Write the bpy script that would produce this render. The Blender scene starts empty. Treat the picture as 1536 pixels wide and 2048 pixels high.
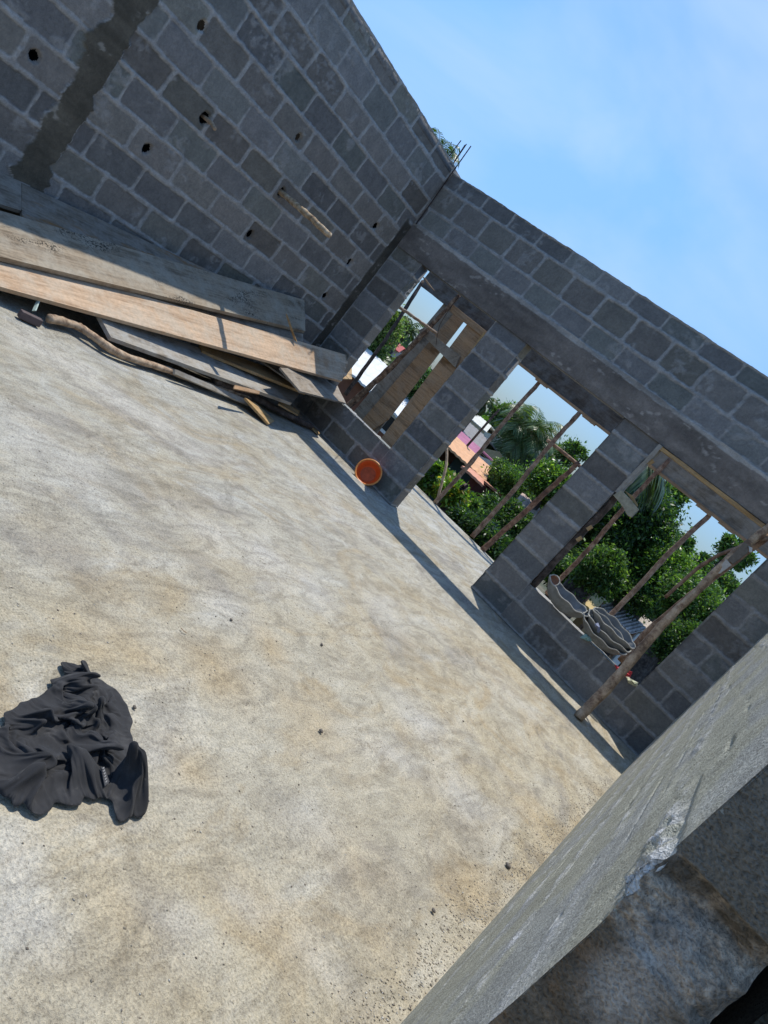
import bpy, math, random
import numpy as np
from mathutils import Vector, Matrix
R = math.radians
random.seed(7); rng = np.random.default_rng(7)
scn = bpy.context.scene
# ------------------------------------------------------------------ camera
CAM = np.array([4.9383, -6.0972, 1.3096]); YAW, PIT, ROLL, FPX = .4573, -.2046, .7026, 1371.76
Fv = np.array([-math.sin(YAW)*math.cos(PIT), math.cos(YAW)*math.cos(PIT), math.sin(PIT)])
Rv0 = np.array([math.cos(YAW), math.sin(YAW), 0]); Uv0 = np.cross(Rv0, Fv)
Rv = math.cos(ROLL)*Rv0 + math.sin(ROLL)*Uv0; Uv = -math.sin(ROLL)*Rv0 + math.cos(ROLL)*Uv0
cd = bpy.data.cameras.new('camera'); cam = bpy.data.objects.new('camera', cd); scn.collection.objects.link(cam)
cam.matrix_world = Matrix([[Rv[0], Uv[0], -Fv[0], CAM[0]], [Rv[1], Uv[1], -Fv[1], CAM[1]], [Rv[2], Uv[2], -Fv[2], CAM[2]], [0, 0, 0, 1]])
cd.sensor_fit = 'VERTICAL'; cd.sensor_height = 24; cd.lens = 24*FPX/2048; cd.clip_start = .02; cd.clip_end = 2000
scn.camera = cam
# ------------------------------------------------------------------ sky, sun, exposure
SUND = Vector((.21, -.27, -1)).normalized()
EL = math.asin(-SUND.z); AZ = math.atan2(-SUND.x, -SUND.y)
w = bpy.data.worlds.new('World'); scn.world = w; w.use_nodes = True
wn = w.node_tree; bgn = wn.nodes['Background']
sky = wn.nodes.new('ShaderNodeTexSky'); sky.sky_type = 'NISHITA'; sky.sun_disc = False
sky.sun_elevation = EL; sky.sun_rotation = AZ; sky.air_density = 1.0; sky.dust_density = .35; sky.ozone_density = 2.2
tcn = wn.nodes.new('ShaderNodeTexCoord'); mpn = wn.nodes.new('ShaderNodeMapping'); mpn.inputs['Scale'].default_value = (1.6, 1.6, 3.4)
nzn = wn.nodes.new('ShaderNodeTexNoise'); nzn.inputs['Scale'].default_value = 1.5; nzn.inputs['Detail'].default_value = 5; nzn.inputs['Roughness'].default_value = .5
nzn.inputs['Distortion'].default_value = .4
rpn = wn.nodes.new('ShaderNodeValToRGB'); rpn.color_ramp.elements[0].position = .40; rpn.color_ramp.elements[0].color = (0, 0, 0, 1)
rpn.color_ramp.elements[1].position = .78; rpn.color_ramp.elements[1].color = (.75, .75, .75, 1)
mxn = wn.nodes.new('ShaderNodeMix'); mxn.data_type = 'RGBA'; mxn.inputs[7].default_value = (3.8, 5.1, 6.9, 1)
wn.links.new(tcn.outputs['Generated'], mpn.inputs[0]); wn.links.new(mpn.outputs[0], nzn.inputs[0]); wn.links.new(nzn.outputs[0], rpn.inputs[0])
vd = wn.nodes.new('ShaderNodeVectorMath'); vd.operation = 'DOT_PRODUCT'; d_ = Fv+Rv*(1330-768)/FPX-Uv*(110-1024)/FPX; vd.inputs[1].default_value = tuple(d_/np.linalg.norm(d_)); wn.links.new(tcn.outputs['Generated'], vd.inputs[0])
vm = wn.nodes.new('ShaderNodeMapRange'); vm.inputs[1].default_value = .90; vm.inputs[2].default_value = .998; vm.inputs[3].default_value = .25; vm.inputs[4].default_value = 1.35; wn.links.new(vd.outputs['Value'], vm.inputs[0])
vx = wn.nodes.new('ShaderNodeMath'); vx.operation = 'MULTIPLY'; wn.links.new(vm.outputs[0], vx.inputs[1]); wn.links.new(rpn.outputs[0], vx.inputs[0]); wn.links.new(vx.outputs[0], mxn.inputs[0]); tnt = wn.nodes.new('ShaderNodeMix'); tnt.data_type = 'RGBA'; tnt.blend_type = 'MULTIPLY'; tnt.inputs[0].default_value = 1; sz = wn.nodes.new('ShaderNodeSeparateXYZ'); gr_ = wn.nodes.new('ShaderNodeValToRGB'); wn.links.new(tcn.outputs['Generated'], sz.inputs[0]); wn.links.new(sz.outputs[2], gr_.inputs[0]); wn.links.new(gr_.outputs[0], tnt.inputs[7])
for p_, c_ in ((.12, (.58, .75, 1.0, 1)), (.35, (.90, 1.16, 1.36, 1))): e_ = gr_.color_ramp.elements.new(p_); e_.color = c_
gr_.color_ramp.elements[0].color = (.31, .38, .50, 1); gr_.color_ramp.elements[-1].color = (1.13, 1.44, 1.62, 1)
wn.links.new(sky.outputs[0], tnt.inputs[6]); wn.links.new(tnt.outputs[2], mxn.inputs[6]); wn.links.new(mxn.outputs[2], bgn.inputs[0])
bgn.inputs[1].default_value = .14
sd = bpy.data.lights.new('sun', 'SUN'); sd.energy = 4.0; sd.angle = R(.55); sd.color = (1, .955, .87)
so = bpy.data.objects.new('sun', sd); scn.collection.objects.link(so); so.rotation_euler = SUND.to_track_quat('-Z', 'Y').to_euler(); so.location = (-4, 5, 12)
scn.view_settings.view_transform = 'Standard'; scn.view_settings.look = 'None'; scn.view_settings.gamma = 1; scn.view_settings.exposure = .13
scn.view_settings.use_curve_mapping = False

# ------------------------------------------------------------------ helpers: pixels of the photo -> points in the place
def ray(px, py): return Fv + Rv*(px-768)/FPX - Uv*(py-1024)/FPX
def pl(px, py, n, d):
    r = ray(px, py); n = np.array(n, float); t = (d-n@CAM)/(n@r); return CAM + t*r
def F(px, py, z=0): return pl(px, py, (0, 0, 1), z)
def B(px, py, y=0): return pl(px, py, (0, 1, 0), y)
def X(px, py, x=0): return pl(px, py, (1, 0, 0), x)
col = scn.collection
def tag(o, label=None, cat=None, group=None, kind=None):
    for k, v in (('label', label), ('category', cat), ('group', group), ('kind', kind)):
        if v: o[k] = v
    return o
def mesh(name, V, Fc, mat=None, parent=None, smooth=False, colattr=None, mats=None, midx=None, frame=None):
    V = np.asarray(V, float).reshape(-1, 3)
    M = None
    if frame is not None:
        M = frame; Mi = np.array(M.inverted()); V = V@Mi[:3, :3].T + Mi[:3, 3]
    me = bpy.data.meshes.new(name)
    Fl = [tuple(int(i) for i in f) for f in Fc] if not isinstance(Fc, np.ndarray) else None
    if Fl is None:
        n, k = Fc.shape
        me.vertices.add(len(V)); me.vertices.foreach_set('co', V.ravel())
        me.loops.add(n*k); me.loops.foreach_set('vertex_index', Fc.ravel().astype(np.int32))
        me.polygons.add(n); me.polygons.foreach_set('loop_start', np.arange(0, n*k, k, dtype=np.int32)); me.polygons.foreach_set('loop_total', np.full(n, k, np.int32))
        me.update(calc_edges=True); me.validate()
    else: me.from_pydata([tuple(v) for v in V], [], Fl); me.update()
    if colattr is not None:
        a = me.color_attributes.new('tint', 'FLOAT_COLOR', 'POINT'); c = np.ones((len(V), 4), np.float32); c[:, :3] = colattr; a.data.foreach_set('color', c.ravel())
    if smooth: me.polygons.foreach_set('use_smooth', np.ones(len(me.polygons), bool))
    for m in (mats or ([mat] if mat else [])): me.materials.append(m)
    if midx is not None: me.polygons.foreach_set('material_index', np.asarray(midx, np.int32))
    o = bpy.data.objects.new(name, me); col.objects.link(o)
    if M is not None: o.matrix_world = M
    if parent is not None:
        o.parent = parent
        if M is not None: o.matrix_parent_inverse = parent.matrix_world.inverted() if parent.type != 'EMPTY' else Matrix.Translation(-parent.location)
        else: o.matrix_parent_inverse = Matrix.Translation(-Vector(parent.location))
    return o
def empty(name, loc, **k):
    o = bpy.data.objects.new(name, None); o.location = Vector([float(a) for a in loc]); o.empty_display_size = .1; col.objects.link(o); return tag(o, **k)
class MB:
    def __init__(s): s.V = []; s.F = []; s.c = []
    def add(s, V, Fc, c=None):
        n = len(s.V); s.V += [tuple(v) for v in V]; s.F += [tuple(i+n for i in f) for f in Fc]; s.c += [c or (1, 1, 1)]*len(V); return s
    def box(s, lo, hi, c=None):
        (a, b, d), (e, f, g) = lo, hi
        V = [(a, b, d), (e, b, d), (e, f, d), (a, f, d), (a, b, g), (e, b, g), (e, f, g), (a, f, g)]
        return s.add(V, [(3, 2, 1, 0), (4, 5, 6, 7), (0, 1, 5, 4), (1, 2, 6, 5), (2, 3, 7, 6), (3, 0, 4, 7)], c)
    def hexa(s, P, c=None):   # 8 corners, bottom 4 then top 4
        return s.add(P, [(3, 2, 1, 0), (4, 5, 6, 7), (0, 1, 5, 4), (1, 2, 6, 5), (2, 3, 7, 6), (3, 0, 4, 7)], c)
    def tube(s, pts, rad, k=10, jit=0, c=None, cap=True):
        P = [np.array(p, float) for p in pts]; V = []; n = len(P)
        up = np.array([.31, .52, .79])
        for i in range(n):
            d = P[min(i+1, n-1)]-P[max(i-1, 0)]; d /= np.linalg.norm(d)+1e-9
            a = np.cross(d, up); a /= np.linalg.norm(a)+1e-9; b = np.cross(d, a)
            r = rad[i] if hasattr(rad, '__len__') else rad
            for j in range(k):
                t = 2*math.pi*j/k; rr = r*(1+jit*random.uniform(-1, 1)); V.append(P[i]+rr*(math.cos(t)*a+math.sin(t)*b))
        Fc = [(i*k+j, i*k+(j+1) % k, (i+1)*k+(j+1) % k, (i+1)*k+j) for i in range(n-1) for j in range(k)]
        if cap: Fc += [tuple(range(k))[::-1], tuple((n-1)*k+j for j in range(k))]
        return s.add(V, Fc, c)
    def build(s, name, mat, parent=None, smooth=False, colattr=False, frame=None):
        return mesh(name, s.V, s.F, mat, parent, smooth, np.array(s.c) if colattr else None, frame=frame)
def fr(origin, xdir, ydir):
    x = Vector(xdir).normalized(); z = x.cross(Vector(ydir)).normalized(); y = z.cross(x)
    return Matrix(((x.x, y.x, z.x, origin[0]), (x.y, y.y, z.y, origin[1]), (x.z, y.z, z.z, origin[2]), (0, 0, 0, 1)))
def bevel(o, wd=.004, seg=2):
    m = o.modifiers.new('bevel', 'BEVEL'); m.width = wd; m.segments = seg; m.limit_method = 'ANGLE'; return o
# value noise on numpy arrays
def vnoise(x, y, seed=0):
    xi = np.floor(x).astype(np.int64); yi = np.floor(y).astype(np.int64); fx = x-xi; fy = y-yi
    fx = fx*fx*(3-2*fx); fy = fy*fy*(3-2*fy)
    def h(a, b):
        n = (a*374761393 + b*668265263 + seed*1274126177) & 0xffffffff
        n = ((n ^ (n >> 13))*1274126177) & 0xffffffff; n = n ^ (n >> 16); return (n & 0xffff)/65535.
    return (h(xi, yi)*(1-fx)+h(xi+1, yi)*fx)*(1-fy)+(h(xi, yi+1)*(1-fx)+h(xi+1, yi+1)*fx)*fy
def fbm(x, y, seed=0, oct=4):
    s = 0; a = 1; t = 0
    for i in range(oct): s = s+a*vnoise(x*2**i, y*2**i, seed+i*17); t += a; a *= .5
    return s/t
def sst(a, b, x): t = np.clip((x-a)/(b-a), 0, 1); return t*t*(3-2*t)

# ------------------------------------------------------------------ materials
def newmat(name):
    m = bpy.data.materials.new(name); m.use_nodes = True; nt = m.node_tree; b = nt.nodes['Principled BSDF']; return m, nt, b
def N(nt, t, **k):
    n = nt.nodes.new(t)
    for a, v in k.items():
        if a.startswith('_'): n.inputs[a[1:].replace('_', ' ')].default_value = v
        else: setattr(n, a, v)
    return n
def ramp(nt, els):
    r = nt.nodes.new('ShaderNodeValToRGB'); e = r.color_ramp.elements
    while len(e) < len(els): e.new(.5)
    for i, (p, c) in enumerate(els): e[i].position = p; e[i].color = (*c, 1) if len(c) == 3 else c
    return r
def noise(nt, vec, sc, det=4, rough=.55, scale=None, dist=0):
    n = N(nt, 'ShaderNodeTexNoise'); n.inputs['Scale'].default_value = sc; n.inputs['Detail'].default_value = det; n.inputs['Roughness'].default_value = rough; n.inputs['Distortion'].default_value = dist
    if scale:
        m = N(nt, 'ShaderNodeMapping'); m.inputs['Scale'].default_value = scale; nt.links.new(vec, m.inputs[0]); vec = m.outputs[0]
    nt.links.new(vec, n.inputs['Vector']); return n
def mix(nt, fac, a, b, mode='MIX'):
    m = N(nt, 'ShaderNodeMix', data_type='RGBA', blend_type=mode)
    for i, v in ((0, fac), (6, a), (7, b)):
        if hasattr(v, 'is_linked') or hasattr(v, 'links'): nt.links.new(v, m.inputs[i])
        else: m.inputs[i].default_value = v if i == 0 else ((*v, 1) if len(v) == 3 else v)
    return m.outputs[2]
def bump(nt, b, h, st, dist=.01, prev=None):
    n = N(nt, 'ShaderNodeBump'); n.inputs['Strength'].default_value = st; n.inputs['Distance'].default_value = dist; nt.links.new(h, n.inputs['Height'])
    if prev: nt.links.new(prev, n.inputs['Normal'])
    nt.links.new(n.outputs[0], b.inputs['Normal']); return n.outputs[0]
def geo_pos(nt): return N(nt, 'ShaderNodeNewGeometry').outputs['Position']
def obj_co(nt): return N(nt, 'ShaderNodeTexCoord').outputs['Object']

def mat_masonry(name, grain=.35, bm=1):
    m, nt, b = newmat(name); p = geo_pos(nt)
    a = N(nt, 'ShaderNodeAttribute', attribute_name='tint')
    n1 = noise(nt, p, 9, 5, .6); n2 = noise(nt, p, 260, 3, .6); n3 = noise(nt, p, 45, 4, .65)
    c = mix(nt, .55, a.outputs['Color'], ramp_of(nt, n1, [(.3, (.62, .62, .62)), (.7, (1.22, 1.2, 1.16))]), 'MULTIPLY')
    c = mix(nt, grain, c, ramp_of(nt, n2, [(.32, (.35, .35, .35)), (.5, (1, 1, 1)), (.7, (1.6, 1.6, 1.6))]), 'MULTIPLY')
    c = mix(nt, .4, c, ramp_of(nt, n3, [(.35, (.7, .7, .7)), (.65, (1.25, 1.25, 1.25))]), 'MULTIPLY')
    nt.links.new(c, b.inputs['Base Color']); b.inputs['Roughness'].default_value = .95; b.inputs['Specular IOR Level'].default_value = .15
    q = bump(nt, b, n2.outputs[0], min(1, .55*bm), .004*bm); bump(nt, b, n3.outputs[0], min(1, .5*bm), .008, q); return m
def ramp_of(nt, n, els):
    r = ramp(nt, els); nt.links.new(n.outputs[0], r.inputs[0]); return r.outputs[0]
M_BLOCK = mat_masonry('concrete_block')
M_BLOCKN = mat_masonry('near_block', .62, 1.6)

def mat_floor():
    m, nt, b = newmat('sandy_screed'); p = geo_pos(nt)
    big = noise(nt, p, .9, 5, .6, dist=.6); mid = noise(nt, p, 3.2, 6, .62, scale=(1, 1, 1), dist=.8); st = noise(nt, p, 2.6, 5, .6, scale=(1.7, .55, 1), dist=.5)
    fine = noise(nt, p, 160, 4, .7); spk = noise(nt, p, 75, 4, .75); gr = noise(nt, p, 420, 2, .6)
    spk2 = noise(nt, p, 38, 5, .8); rip = noise(nt, p, 7, 4, .55, scale=(1.5, .55, 1), dist=1.6)
    c = ramp_of(nt, mid, [(.30, (.30, .265, .205)), (.45, (.40, .365, .295)), (.58, (.43, .405, .345)), (.74, (.49, .475, .44))])
    c = mix(nt, ramp_of(nt, big, [(.44, (0, 0, 0)), (.60, (.75, .75, .75))]), c, (.425, .415, .38))
    c = mix(nt, ramp_of(nt, st, [(.53, (0, 0, 0)), (.70, (.8, .8, .8))]), c, (.50, .50, .485))
    st2 = noise(nt, p, 1.9, 6, .65, scale=(1.2, .7, 1), dist=1.2); dk = noise(nt, p, 1.5, 6, .68, scale=(1.3, .8, 1), dist=1.0)
    c = mix(nt, ramp_of(nt, st2, [(.52, (0, 0, 0)), (.66, (.7, .7, .7))]), c, (.36, .30, .21))
    sep = N(nt, 'ShaderNodeSeparateXYZ'); nt.links.new(p, sep.inputs[0])
    mr = N(nt, 'ShaderNodeMapRange'); mr.inputs[1].default_value = 1.6; mr.inputs[2].default_value = 4.2; nt.links.new(sep.outputs[0], mr.inputs[0])
    warm = mix(nt, mr.outputs[0], (.95, .985, 1.03), (1.03, 1.0, .94)); c = mix(nt, 1, c, warm, 'MULTIPLY')
    c = mix(nt, ramp_of(nt, dk, [(.53, (0, 0, 0)), (.68, (.8, .8, .8))]), c, (.28, .265, .245))
    at_ = N(nt, 'ShaderNodeAttribute', attribute_name='tint'); sp_ = N(nt, 'ShaderNodeSeparateColor'); nt.links.new(at_.outputs['Color'], sp_.inputs[0])
    c = mix(nt, sp_.outputs[1], c, (.41, .335, .225)); c = mix(nt, sp_.outputs[2], c, (.27, .255, .235)); c = mix(nt, sp_.outputs[0], c, (.50, .49, .465)); c = mix(nt, 1, c, (.91, .90, .872), 'MULTIPLY')
    sw = noise(nt, p, 5, 5, .6, scale=(1.4, .6, 1), dist=2.2); c = mix(nt, .5, c, ramp_of(nt, sw, [(.38, (.66, .65, .64)), (.5, (1, 1, 1)), (.62, (1.2, 1.19, 1.17))]), 'MULTIPLY')
    clump = ramp_of(nt, noise(nt, p, 2.4, 4, .6, dist=.5), [(.42, (.1, .1, .1)), (.64, (1, 1, 1))])
    c = mix(nt, clump, c, mix(nt, 1, c, ramp_of(nt, spk2, [(.34, (.62, .60, .57)), (.45, (.95, .94, .93)), (.62, (1.08, 1.07, 1.05)), (.74, (1.25, 1.23, 1.2))]), 'MULTIPLY'))
    c = mix(nt, .5, c, ramp_of(nt, spk, [(.30, (.5, .48, .46)), (.40, (1, 1, 1)), (.68, (1.3, 1.27, 1.2))]), 'MULTIPLY')
    c = mix(nt, .7, c, ramp_of(nt, fine, [(.32, (.45, .43, .4)), (.5, (1, 1, 1)), (.7, (1.4, 1.36, 1.28))]), 'MULTIPLY')
    nt.links.new(c, b.inputs['Base Color']); b.inputs['Roughness'].default_value = .95; b.inputs['Specular IOR Level'].default_value = .1
    q = bump(nt, b, spk2.outputs[0], .45, .008); q = bump(nt, b, spk.outputs[0], .8, .008, q); q = bump(nt, b, fine.outputs[0], .7, .005, q); q = bump(nt, b, mid.outputs[0], .5, .03, q); bump(nt, b, rip.outputs[0], .5, .022, q); return m
M_FLOOR = mat_floor()

def mat_wood(name, a, b_, sc=1, dirt=None, dirtamt=.5, grain=.8, speck=0, rust=0):
    m, nt, b = newmat(name); p = obj_co(nt)
    n1 = noise(nt, p, 9*sc, 6, .62, scale=(.12, 1, 1), dist=1.6); n2 = noise(nt, p, 60*sc, 4, .6, scale=(.05, 1, 1), dist=.4); n3 = noise(nt, p, 6, 5, .65); n4 = noise(nt, p, 40, 3, .7)
    c = ramp_of(nt, n1, [(.32, b_), (.48, a), (.62, tuple(x*1.15 for x in a)), (.75, tuple(x*.8 for x in a))])
    c = mix(nt, grain*.6, c, ramp_of(nt, n2, [(.35, (.6, .55, .5)), (.55, (1.1, 1.1, 1.1))]), 'MULTIPLY')
    if dirt: c = mix(nt, ramp_of(nt, n3, [(.42, (0, 0, 0)), (.62, (dirtamt,)*3)]), c, dirt)
    c = mix(nt, .4, c, ramp_of(nt, n4, [(.3, (.6, .6, .6)), (.6, (1.15, 1.15, 1.15))]), 'MULTIPLY')
    if speck:
        ms = mix(nt, 1, ramp_of(nt, noise(nt, p, 2.2, 3, .6, scale=(.5, 1.6, 1)), [(.52, (0, 0, 0)), (.60, (1, 1, 1))]), ramp_of(nt, noise(nt, p, 75, 4, .7), [(.50, (0, 0, 0)), (.55, (1, 1, 1))]), 'MULTIPLY'); c = mix(nt, ms, c, (.025, .023, .02))
    if rust: c = mix(nt, ramp_of(nt, noise(nt, p, 3.4, 5, .7, scale=(.35, 1.4, 1)), [(.53, (0, 0, 0)), (.62, (.8, .8, .8))]), c, (.24, .12, .04))
    nt.links.new(c, b.inputs['Base Color']); b.inputs['Roughness'].default_value = .85; b.inputs['Specular IOR Level'].default_value = .2
    q = bump(nt, b, n2.outputs[0], .6, .004); bump(nt, b, n1.outputs[0], .4, .006, q); return m
W_ORANGE = mat_wood('fresh_board', (.50, .355, .235), (.34, .215, .125), dirt=(.47, .40, .31), dirtamt=.6)
W_GREY = mat_wood('cement_stained_board', (.30, .265, .215), (.15, .125, .10), dirt=(.35, .34, .31), dirtamt=.85)
W_SPECK = mat_wood('speckled_board', (.28, .225, .16), (.13, .10, .07), dirt=(.34, .30, .235), dirtamt=.85, speck=1)
W_RUST = mat_wood('rust_stained_board', (.20, .165, .125), (.09, .075, .06), dirt=(.27, .245, .21), dirtamt=.7, rust=1)
W_GREYB = mat_wood('grey_board', (.23, .19, .145), (.11, .09, .07), dirt=(.31, .275, .23), dirtamt=.8)
W_BROWN = mat_wood('brown_board', (.36, .225, .125), (.18, .105, .055), dirt=(.33, .26, .19), dirtamt=.4)
W_DARK = mat_wood('dark_formwork', (.10, .083, .068), (.05, .042, .035), dirt=(.17, .165, .16), dirtamt=.7)
W_BATTEN = mat_wood('batten', (.42, .27, .12), (.25, .14, .06), dirt=(.32, .26, .18), dirtamt=.4)
def mat_bark(name, a, b_, lighter):
    m, nt, b = newmat(name); p = obj_co(nt)
    n1 = noise(nt, p, 16, 5, .65); n2 = noise(nt, p, 90, 4, .7); n3 = noise(nt, p, 5, 4, .6)
    c = ramp_of(nt, n1, [(.35, b_), (.5, a), (.66, lighter)])  # noise spreads the bark's own dark, middle and pale tones
    c = mix(nt, .5, c, ramp_of(nt, n3, [(.35, (.6, .6, .6)), (.65, (1.3, 1.25, 1.2))]), 'MULTIPLY')
    c = mix(nt, .5, c, ramp_of(nt, n2, [(.35, (.5, .5, .5)), (.55, (1.1, 1.1, 1.1))]), 'MULTIPLY')
    nt.links.new(c, b.inputs['Base Color']); b.inputs['Roughness'].default_value = .9
    q = bump(nt, b, n2.outputs[0], .6, .004); bump(nt, b, n1.outputs[0], .6, .01, q); return m
BARK = mat_bark('pole_bark', (.27, .165, .105), (.13, .075, .05), (.42, .30, .21))
BARKL = mat_bark('pale_log', (.42, .30, .195), (.20, .125, .08), (.56, .43, .30))
BARKD = mat_bark('dark_bark', (.075, .055, .045), (.035, .027, .022), (.15, .12, .1))
def mat_plain(name, c, rough=.8, metal=0, var=.35, sc=30, bmp=.3, spec=.3):
    m, nt, b = newmat(name); p = obj_co(nt); n = noise(nt, p, sc, 5, .65)
    cc = mix(nt, var, c, ramp_of(nt, n, [(.3, (.45, .45, .45)), (.7, (1.45, 1.45, 1.45))]), 'MULTIPLY'); nt.links.new(cc, b.inputs['Base Color'])
    b.inputs['Roughness'].default_value = rough; b.inputs['Metallic'].default_value = metal; b.inputs['Specular IOR Level'].default_value = spec
    if bmp: bump(nt, b, n.outputs[0], bmp, .004)
    return m
def mat_leaf(name, rough=.45, trans=.35):
    m, nt, b = newmat(name); a = N(nt, 'ShaderNodeAttribute', attribute_name='tint')
    nt.links.new(a.outputs['Color'], b.inputs['Base Color']); b.inputs['Roughness'].default_value = rough; b.inputs['Specular IOR Level'].default_value = .4
    t = N(nt, 'ShaderNodeBsdfTranslucent'); tc = mix(nt, 1, a.outputs['Color'], (1.5, 1.7, .6), 'MULTIPLY'); nt.links.new(tc, t.inputs[0])
    mx = N(nt, 'ShaderNodeMixShader'); mx.inputs[0].default_value = trans; nt.links.new(b.outputs[0], mx.inputs[1]); nt.links.new(t.outputs[0], mx.inputs[2])
    nt.links.new(mx.outputs[0], nt.nodes['Material Output'].inputs[0]); return m
LEAF = mat_leaf('leaf', .36, .42); PALMLEAF = mat_leaf('palm_leaf', .4, .25)
IRON = mat_plain('rusty_iron', (.06, .04, .035), .6, .4)

# ------------------------------------------------------------------ block walls as relief meshes
def relief(O, u, v, n, S, Z, rows, L, seed, style, holes=(), openings=(), mort=.0125, bed=.0165, strips=(), jag=0):
    """S: positions along the wall, Z: heights. rows: [(z0,z1,offset)], returns V, F, C."""
    s, z = np.meshgrid(S, Z)
    ws = s+.018*(fbm(s*9, z*9, seed)-.5)+.007*(fbm(s*45, z*45, seed+70, 3)-.5); wz = z+.017*(fbm(s*7, z*7, seed+3)-.5)+.009*(fbm(s*40, z*40, seed+71, 3)-.5)
    H = np.zeros_like(s); C = np.zeros(s.shape+(3,)); blk = np.zeros_like(s); tint = np.ones(s.shape+(3,))
    for i, (z0, z1, off) in enumerate(rows):
        rz = 0.008*(fbm(s*1.3, s*0+i*7.3, seed+50)-.5)
        inr = (wz >= z0+rz) & (wz < z1+rz)
        k = np.floor((ws-off)/L); xs = (ws-off)-k*L
        hh = (((k.astype(np.int64)*7349+i*9151+seed*131) & 0xffff)*2654435761 % 4294967296)/4294967296.
        hv = (((k.astype(np.int64)*3571+i*1237+seed*77) & 0xffff)*40503 % 65536)/65536.
        mj = mort*(.6+.9*hv); bj = bed*(.65+.8*fbm(s*3, z*3, seed+9))
        hx = L/2-mj; cz = (z0+z1)/2; hz = (z1-z0)/2-bj; rad = .022
        dx = np.abs(xs-L/2)-hx+rad; dz = np.abs(wz-cz-rz)-hz+rad
        d = np.hypot(np.maximum(dx, 0), np.maximum(dz, 0))+np.minimum(np.maximum(dx, dz), 0)-rad
        bm = 1-sst(-.003, .004, d)
        blk = np.where(inr, bm, blk)
        hgt = .004*(hh-.5)
        H = np.where(inr, -.005*bm+2*hgt*bm-.006*np.exp(-((d)/.005)**2)*sst(.35, .6, fbm(s*6, z*6, seed+66)), H)
        base = np.stack([style['b'][j]*(.68+.46*hh)+.024*(hv-.5)*(1, .1, -.9)[j]+.013*np.maximum(0, (hh*7.3) % 1-.55)*(-.6, 1.3, -.8)[j] for j in range(3)], -1)
        tint = np.where(inr[..., None], base, tint)
    mn = fbm(s*26, z*26, seed+5, 4); smear = sst(.60, .70, fbm(s*6, z*6, seed+31, 4))*sst(.4, .55, fbm(s*30, z*30, seed+8))
    blk2 = blk*(1-smear*style.get('smear', .5))
    mc = np.array(style['m']); mcol = mc*(.75+.5*mn[..., None])
    C = tint*blk2[..., None]+mcol*(1-blk2[..., None])
    H += (1-blk)*(.011*(mn-.4))+.003*smear+.0025*(fbm(s*60, z*60, seed+12, 3)-.5)
    for (f, cc) in strips:
        msk = f(s, z, seed); H = H*(1-msk)+msk*(.007+.003*fbm(s*20, z*20, seed+2)); st_ = fbm(s*2.2, z*9, seed+4, 5)[..., None]; wt_ = sst(.62, .72, fbm(s*18, z*26, seed+40, 3))[..., None]*sst(.5, .6, fbm(s*2.5, z*6, seed+41))[..., None]
        C = C*(1-msk[..., None])+msk[..., None]*(np.array(cc)*(.45+1.15*st_)+wt_*np.array((.16, .15, .135)))
        edge = np.clip(msk*(1-msk)*4, 0, 1)*sst(.35, .55, fbm(s*8, z*8, seed+43)); C = C*(1-.8*edge[..., None])+.8*edge[..., None]*np.array(style['m'])*1.25; H += .006*edge
    gone = np.zeros(s.shape, bool)
    for (hs, hzz, ra, rb) in holes:
        d = np.hypot((s-hs)/(ra*1.3), (z-hzz)/(rb*1.25))*(1+.5*(fbm(s*30, z*30, seed+77)-.5)); k = 1-sst(.8, 1.05, d); H -= .022*k; gone |= d < .9
    keep = np.ones((len(Z)-1, len(S)-1), bool); cs = (S[:-1]+S[1:])/2; cz = (Z[:-1]+Z[1:])/2; keep &= ~(gone[:-1, :-1] & gone[1:, 1:] & gone[:-1, 1:] & gone[1:, :-1])
    for (a, b2, c, d2) in openings: keep &= ~((cs[None, :] > a) & (cs[None, :] < b2) & (cz[:, None] > c) & (cz[:, None] < d2))
    O = np.array(O, float); u = np.array(u, float); v = np.array(v, float); n = np.array(n, float)
    if jag: z = z + np.where(z >= Z[-1]-1e-6, 1, 0)*jag*(fbm(s*11, s*0+3, seed+90, 4)-.45)
    V = O+s[..., None]*u+z[..., None]*v+H[..., None]*n
    nz, ns = s.shape; idx = np.arange(nz*ns).reshape(nz, ns)
    q = np.stack([idx[:-1, :-1], idx[:-1, 1:], idx[1:, 1:], idx[1:, :-1]], -1)[keep]
    if np.dot(np.cross(u, v), n) < 0: q = q[:, ::-1]
    return V.reshape(-1, 3), q, C.reshape(-1, 3)
def snap(lo, hi, st, marks=()):
    m = sorted(set([lo, hi]+[x for x in marks if lo < x < hi])); out = [lo]
    for a, b in zip(m[:-1], m[1:]): k = max(1, round((b-a)/st)); out += list(np.linspace(a, b, k+1)[1:])
    return np.array(out)
def join(name, parts, mat, **k):
    V = []; Q = []; C = []; n = 0
    for v, q, c in parts: V.append(v); Q.append(q+n); C.append(c); n += len(v)
    return mesh(name, np.vstack(V), np.vstack(Q), mat, colattr=np.vstack(C), **k)
def boxes(bs, c):
    V = []; Q = []; n = 0
    for (lo, hi) in bs:
        (a, b, d), (e, f, g) = lo, hi
        V += [(a, b, d), (e, b, d), (e, f, d), (a, f, d), (a, b, g), (e, b, g), (e, f, g), (a, f, g)]
        Q += [[i+n for i in f_] for f_ in [(3, 2, 1, 0), (4, 5, 6, 7), (0, 1, 5, 4), (1, 2, 6, 5), (2, 3, 7, 6), (3, 0, 4, 7)]]; n += 8
    return np.array(V, float), np.array(Q), np.tile(np.array(c, float), (len(V), 1))
SA = dict(b=(.222, .211, .198), m=(.36, .35, .332), smear=.5)
SB = dict(b=(.218, .210, .200), m=(.335, .327, .312), smear=.5)
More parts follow.
